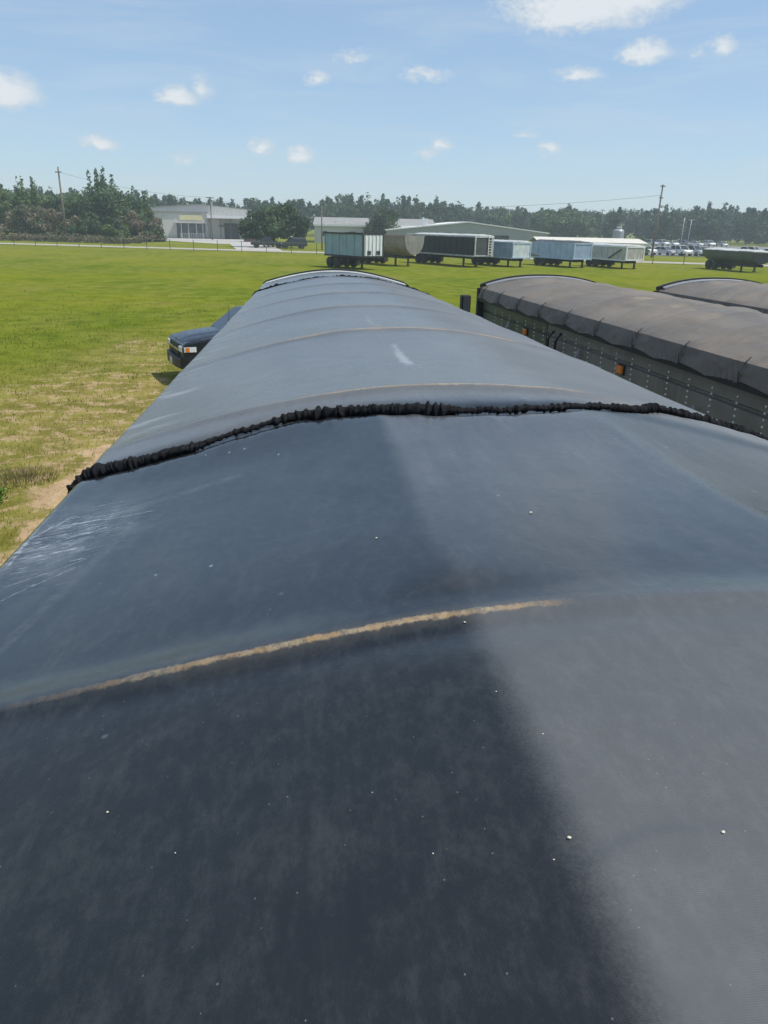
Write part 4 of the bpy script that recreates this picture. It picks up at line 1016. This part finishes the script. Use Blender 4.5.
nt.put(b.inputs['Roughness'], rg); b.inputs['Specular IOR Level'].default_value = .5
wv = nt.m('ADD', nt.m('SINE', nt.mul(ox, 3400.0)), nt.m('SINE', nt.mul(oy, 3400.0)))
wv = nt.mul(wv, nt.step(oy, 1.0, .55, 0, .06))
nt.put(b.inputs['Normal'], nt.bump(nt.add(nt.mul(nt.add(nt.mul(nf, .6), nm), nt.step(oy, 1.2, .7, .35, 1.0)), wv), .20, .004))

nearT = thing('tarped_trailer', (0, 0, 0), 0, 'long trailer under a worn black tarp with ruched black straps, filling the foreground', 'trailer')
xs = np.concatenate([np.linspace(XL, XL + .08, 10)[:-1], np.linspace(XL + .08, XR - .08, 200), np.linspace(XR - .08, XR, 10)[1:]])
ys = np.concatenate([np.arange(YN, .30, .010), np.arange(.30, .70, .004), np.arange(.70, 3.2, .010), np.arange(3.2, YF, .03), [YF]])
X, Y = np.meshgrid(xs, ys); Z = tarp_h(X, Y)
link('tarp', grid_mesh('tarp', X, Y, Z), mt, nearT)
m_skirt = mat('black tarp skirt', (0.020, 0.023, 0.027), .5, var=.25, scale=4)
m_silver = mat('aluminium trailer side', (0.45, 0.46, 0.47), .4, .7, var=.12, scale=1)
for sx_, x0 in ((-1, XL), (1, XR)):
    yy = np.arange(YN, YF, .06); vv = np.linspace(0, 1, 8); V_, Y_ = np.meshgrid(vv, yy)
    Xs = x0 + sx_ * .012 * np.sin(V_ * 3.0) + .004 * (vnoise(Y_, V_, 4, 2, 2) - .5)
    Zs = tarp_h(np.full_like(Y_, x0), Y_) - .26 * V_
    link('tarp_skirt', grid_mesh('tarp_skirt', Xs, Y_, Zs), m_skirt, nearT)
    xa, xb = (x0 + .02, x0 + .06) if sx_ < 0 else (x0 - .06, x0 - .02)
    rings = [[(xa, y, 1.1), (xb, y, 1.1), (xb, y, edge_z(y) - .06), (xa, y, edge_z(y) - .06)] for y in (YN + .03, YF - .03)]
    MB().loft(rings).build('side_panel', m_silver, nearT)
    mb = MB(); y = YN + .2
    while y < YF - .2:
        q0 = xa if sx_ < 0 else xb; mb.box(q0 - (.02 if sx_ < 0 else 0), q0 + (0 if sx_ < 0 else .02), y - .04, y + .04, 1.15, edge_z(y) - .32); y += .6
    mb.build('side_ribs', m_silver, nearT)
for y in (YN + .02, YF - .02):
    pts = [(XL + .03, 1.1), (XR - .03, 1.1)] + [(float(x), float(tarp_h(x, y)) - .04) for x in np.linspace(XR - .03, XL + .03, 25)]
    MB().prism(pts, y - .015, y + .015, 'y').build('end_wall', m_silver, nearT)
arc = [(float(x), float(tarp_h(x, YF))) for x in np.linspace(XL, XR, 41)]
MB().loft([[(x, YF - .03, z + .004), (x, YF + .05, z + .004), (x, YF + .05, z + .045), (x, YF - .03, z + .045)] for x, z in arc]).build('end_bow', m_blk, nearT)
MB().loft([[(x, YF - .26, float(tarp_h(x, YF - .26)) + .003), (x, YF - .031, z + .004), (x, YF - .031, z + .022), (x, YF - .26, float(tarp_h(x, YF - .26)) + .012)] for x, z in arc]).build('end_hem', m_ptarp, nearT)
MB().box(-.2, 1.3, YN + .3, YF - .3, .75, 1.09).build('chassis', m_under, nearT)
for y in (1.0, 2.3):
    for x in (-.45, 1.57):
        o = wheel(nearT, 0, 0, .5, .5); o.rotation_euler = (0, 0, R(90)); o.location = (x, y, 0)
for x in (-.2, 1.3): MB().box(x - .07, x + .07, 11.4, 11.54, 0, .8).build('landing_leg', m_under, nearT)

# ruched elastic straps: a gathered black sleeve that bulges, thins and kinks across the tarp
m_bung, nt, b = material('black ruched cloth')
o = nt.obj(); n1 = nt.noise(o, 60, 4, .6)
nt.put(b.inputs['Base Color'], nt.mix(nt.step(n1, .3, .7), (0.005, 0.005, 0.006), (0.016, 0.017, 0.019)))
b.inputs['Roughness'].default_value = .9; b.inputs['Specular IOR Level'].default_value = .15
nt.put(b.inputs['Normal'], nt.bump(nt.noise(nt.map(o, scale=(2.2, .5, .5)), 55, 4, .65), .8, .006))
def ruched(path, thick, seed, step=.003, seg=18, gather=42.0):
    """path: list of 3-D points; thick(t): radius; t runs 0..1"""
    P = [Vector(p) for p in path]; d = [0.0]
    for a, b_ in zip(P[:-1], P[1:]): d.append(d[-1] + (b_ - a).length)
    L = d[-1]; n = int(L / step); s = np.linspace(0, L, n)
    co = np.stack([np.interp(s, d, [p[k] for p in P]) for k in range(3)], 1)
    ker = np.ones(9) / 9
    for k in range(3): co[4:-4, k] = np.convolve(co[:, k], ker, 'valid')
    tan = np.gradient(co, axis=0); tan /= np.linalg.norm(tan, axis=1, keepdims=True)
    up = np.array([0, 0, 1.0]); sd_ = np.cross(tan, up); sd_ /= np.maximum(1e-6, np.linalg.norm(sd_, axis=1, keepdims=True)); u2 = np.cross(sd_, tan)
    th = np.linspace(0, 2 * np.pi, seg, endpoint=False)
    S_, T_ = np.meshgrid(s, th, indexing='ij')
    g = np.random.default_rng(seed * 77); kn = np.concatenate([[0], np.cumsum(g.uniform(.35, 1.9, int(L * gather * 1.6)) / gather)])
    amp = g.uniform(.15, 1.0, len(kn)); skew = g.uniform(-1.6, 1.6, len(kn)); tl = g.uniform(0, 6.28, len(kn))
    am = np.interp(s, kn, amp)[:, None]; sk = np.interp(s, kn, skew)[:, None]; to = np.interp(s, kn[::6], tl[::6])[:, None]
    ph = 2 * np.pi * np.interp(s, kn, np.arange(len(kn)))[:, None] + sk * np.sin(T_ + to) * 1.5
    pleat = np.where(am > .5, (.5 + .5 * np.cos(ph)) ** 1.7, 1 - np.abs(np.cos(ph / 2)) ** .8)
    r = np.array([thick(q) for q in s / L])[:, None] * (.68 + .58 * pleat * am + .45 * (vnoise(S_, np.cos(T_) * .05, 16, seed + 2, 2) - .5) + .30 * (vnoise(S_, np.sin(T_) * .03, 60, seed + 3, 2) - .5))
    cx = (vnoise(s, s * 0, 16, seed + 5, 2) - .5)[:, None] * .016
    r = np.maximum(r, .006)
    v = co[:, None, :] + sd_[:, None, :] * (np.cos(T_) * r + cx)[:, :, None] + u2[:, None, :] * (np.sin(T_) * r * .85)[:, :, None]
    v = v.reshape(-1, 3); a = np.arange((n - 1) * seg); j = np.where((a + 1) % seg == 0, a + 1 - seg, a + 1)
    return raw_mesh('ruched_strap', v, np.stack([a, j, j + seg, a + seg], 1), True)
def over(fun, rad, below):
    xs_ = np.linspace(XL - .012, XR + .012, 90); pts = [(XL - .03, float(fun(XL)) - .06, float(tarp_h(XL, fun(XL))) - below)]
    for x in xs_:
        xx = min(max(x, XL), XR); y = float(fun(xx)); pts.append((x, y, float(tarp_h(xx, y)) + rad))
    pts.append((XR + .03, float(fun(XR)) + .05, float(tarp_h(XR, fun(XR))) - below)); return pts
TK = [(0, .020), (.05, .024), (.10, .036), (.16, .035), (.20, .026), (.23, .014), (.27, .016), (.31, .030), (.34, .036), (.37, .026), (.41, .038), (.45, .036), (.48, .021), (.52, .018), (.60, .019), (.70, .021), (.76, .026), (.80, .033), (.86, .032), (.90, .020), (.93, .026), (1, .024)]
tk = lambda t: float(np.interp(t, [q[0] for q in TK], [q[1] for q in TK])) * .80
link('ruched_strap', ruched(over(lambda x: np.interp(x, BGX, BGY), .014, .24), tk, 3, gather=52), m_bung, nearT)
link('ruched_strap', ruched(over(bung_far, .02, .24), lambda t: .032 + .008 * math.sin(t * 40), 8, step=.012, seg=12, gather=15), m_bung, nearT)
# crumbs lying loose on the tarp
m_crumb = mat('pale crumb', (0.62, 0.60, 0.46), .7, var=.1, scale=60)
for i, (x, y, s) in enumerate([(.23, .53, .0032), (.37, .52, .0030), (.45, 1.43, .005), (.22, .96, .003), (.11, .55, .0013), (.22, .77, .0014), (.21, .51, .0014), (-.14, .63, .0013), (-.23, .72, .0022), (.13, 1.37, .0035), (.25, .68, .0016)]):
    g = np.random.default_rng(200 + i); bm = bmesh.new(); bmesh.ops.create_icosphere(bm, subdivisions=2, radius=s * .48)
    for v in bm.verts: v.co *= g.uniform(.75, 1.2); v.co.z *= .7; v.co.x *= 1.25
    me = bpy.data.meshes.new('crumb'); bm.to_mesh(me); bm.free()
    o = link('crumb', me, m_crumb); o.location = (x, y, float(tarp_h(x, y)) + s * .5)
    tag(o, 'tiny pale crumb lying loose on the near black tarp', 'crumb', 'pale crumbs on the near tarp')

# ------------------------------------------------------------------ weeds beside the track
def tuft(x, y, h, r, n, m, label, seed):
    g = np.random.default_rng(seed); a = g.uniform(0, 6.283, n); q = r * g.random(n) ** .7; px, py = q * np.cos(a), q * np.sin(a)
    hh = h * g.uniform(.4, 1.0, n) * (1 - .5 * q / r); w = .006 * g.uniform(.6, 1.4, n); b_ = g.uniform(0, 6.283, n); le = hh * g.uniform(.2, .7, n)
    v = np.stack([np.stack([px - np.cos(b_) * w, py - np.sin(b_) * w, 0 * px - .03], 1), np.stack([px + np.cos(b_) * w, py + np.sin(b_) * w, 0 * px - .03], 1),
                  np.stack([px + np.cos(a) * le, py + np.sin(a) * le, hh], 1)], 1).reshape(-1, 3)
    o = link('weed_tuft', raw_mesh('weed_tuft', v, np.arange(3 * n).reshape(-1, 3)), m); o.location = (x, y, 0); return tag(o, label, 'weed')
def weed(x, y, h, r, n, m, label, seed):
    g = np.random.default_rng(seed); t = thing('weed', (x, y, 0), 0, label, 'weed'); V, F, off = [], [], 0
    mb = MB()
    for k in range(9):
        a = g.uniform(0, 6.283); L = r * g.uniform(.3, 1.0); mb.tube([(0, 0, 0), (math.cos(a) * L * .5, math.sin(a) * L * .5, h * .55), (math.cos(a) * L, math.sin(a) * L, h * g.uniform(.7, 1.0))], [.012, .008, .004], 5)
    mb.build('stems', m_wood, t)
    bl = [(math.cos(a) * q, math.sin(a) * q, h * z, r * .3, r * .3, h * .25) for a, q, z in zip(g.uniform(0, 6.28, 14), g.uniform(0, r * .8, 14), g.uniform(.15, .85, 14))]
    v, f = leaf_quads(bl, n, .034, g, .2); link('leaves', raw_mesh('leaves', v, f), m, t)
lf_weed = leaf_mat('bright weed leaves', (0.08, 0.17, 0.025), (0.15, 0.28, 0.055), scale=3)
lf_dull = leaf_mat('dull weed leaves', (0.12, 0.13, 0.045), (0.20, 0.18, 0.08), (.24, .18, .11), scale=2.5)
weed(-4.78, 11.3, .55, .36, 1300, lf_weed, 'bright green leafy weed at the left edge beside the sandy track', 301)
tuft(-4.75, 12.8, .15, .6, 900, lf_dull, 'low dull tuft of dry grass at the left, just above the bright green weed', 302)

# ------------------------------------------------------------------ haze
m_haze = bpy.data.materials.new('haze'); m_haze.use_nodes = True
n_ = m_haze.node_tree.nodes; n_.clear(); out = n_.new('ShaderNodeOutputMaterial'); pvn = n_.new('ShaderNodeVolumePrincipled')
pvn.inputs['Color'].default_value = (.80, .91, 1.0, 1); pvn.inputs['Density'].default_value = .00062; pvn.inputs['Anisotropy'].default_value = .2
m_haze.node_tree.links.new(pvn.outputs[0], out.inputs['Volume'])
hz = MB().box(-1600, 1600, -1600, 1600, -1.2, 24).build('haze', m_haze); tag(hz, kind='stuff')
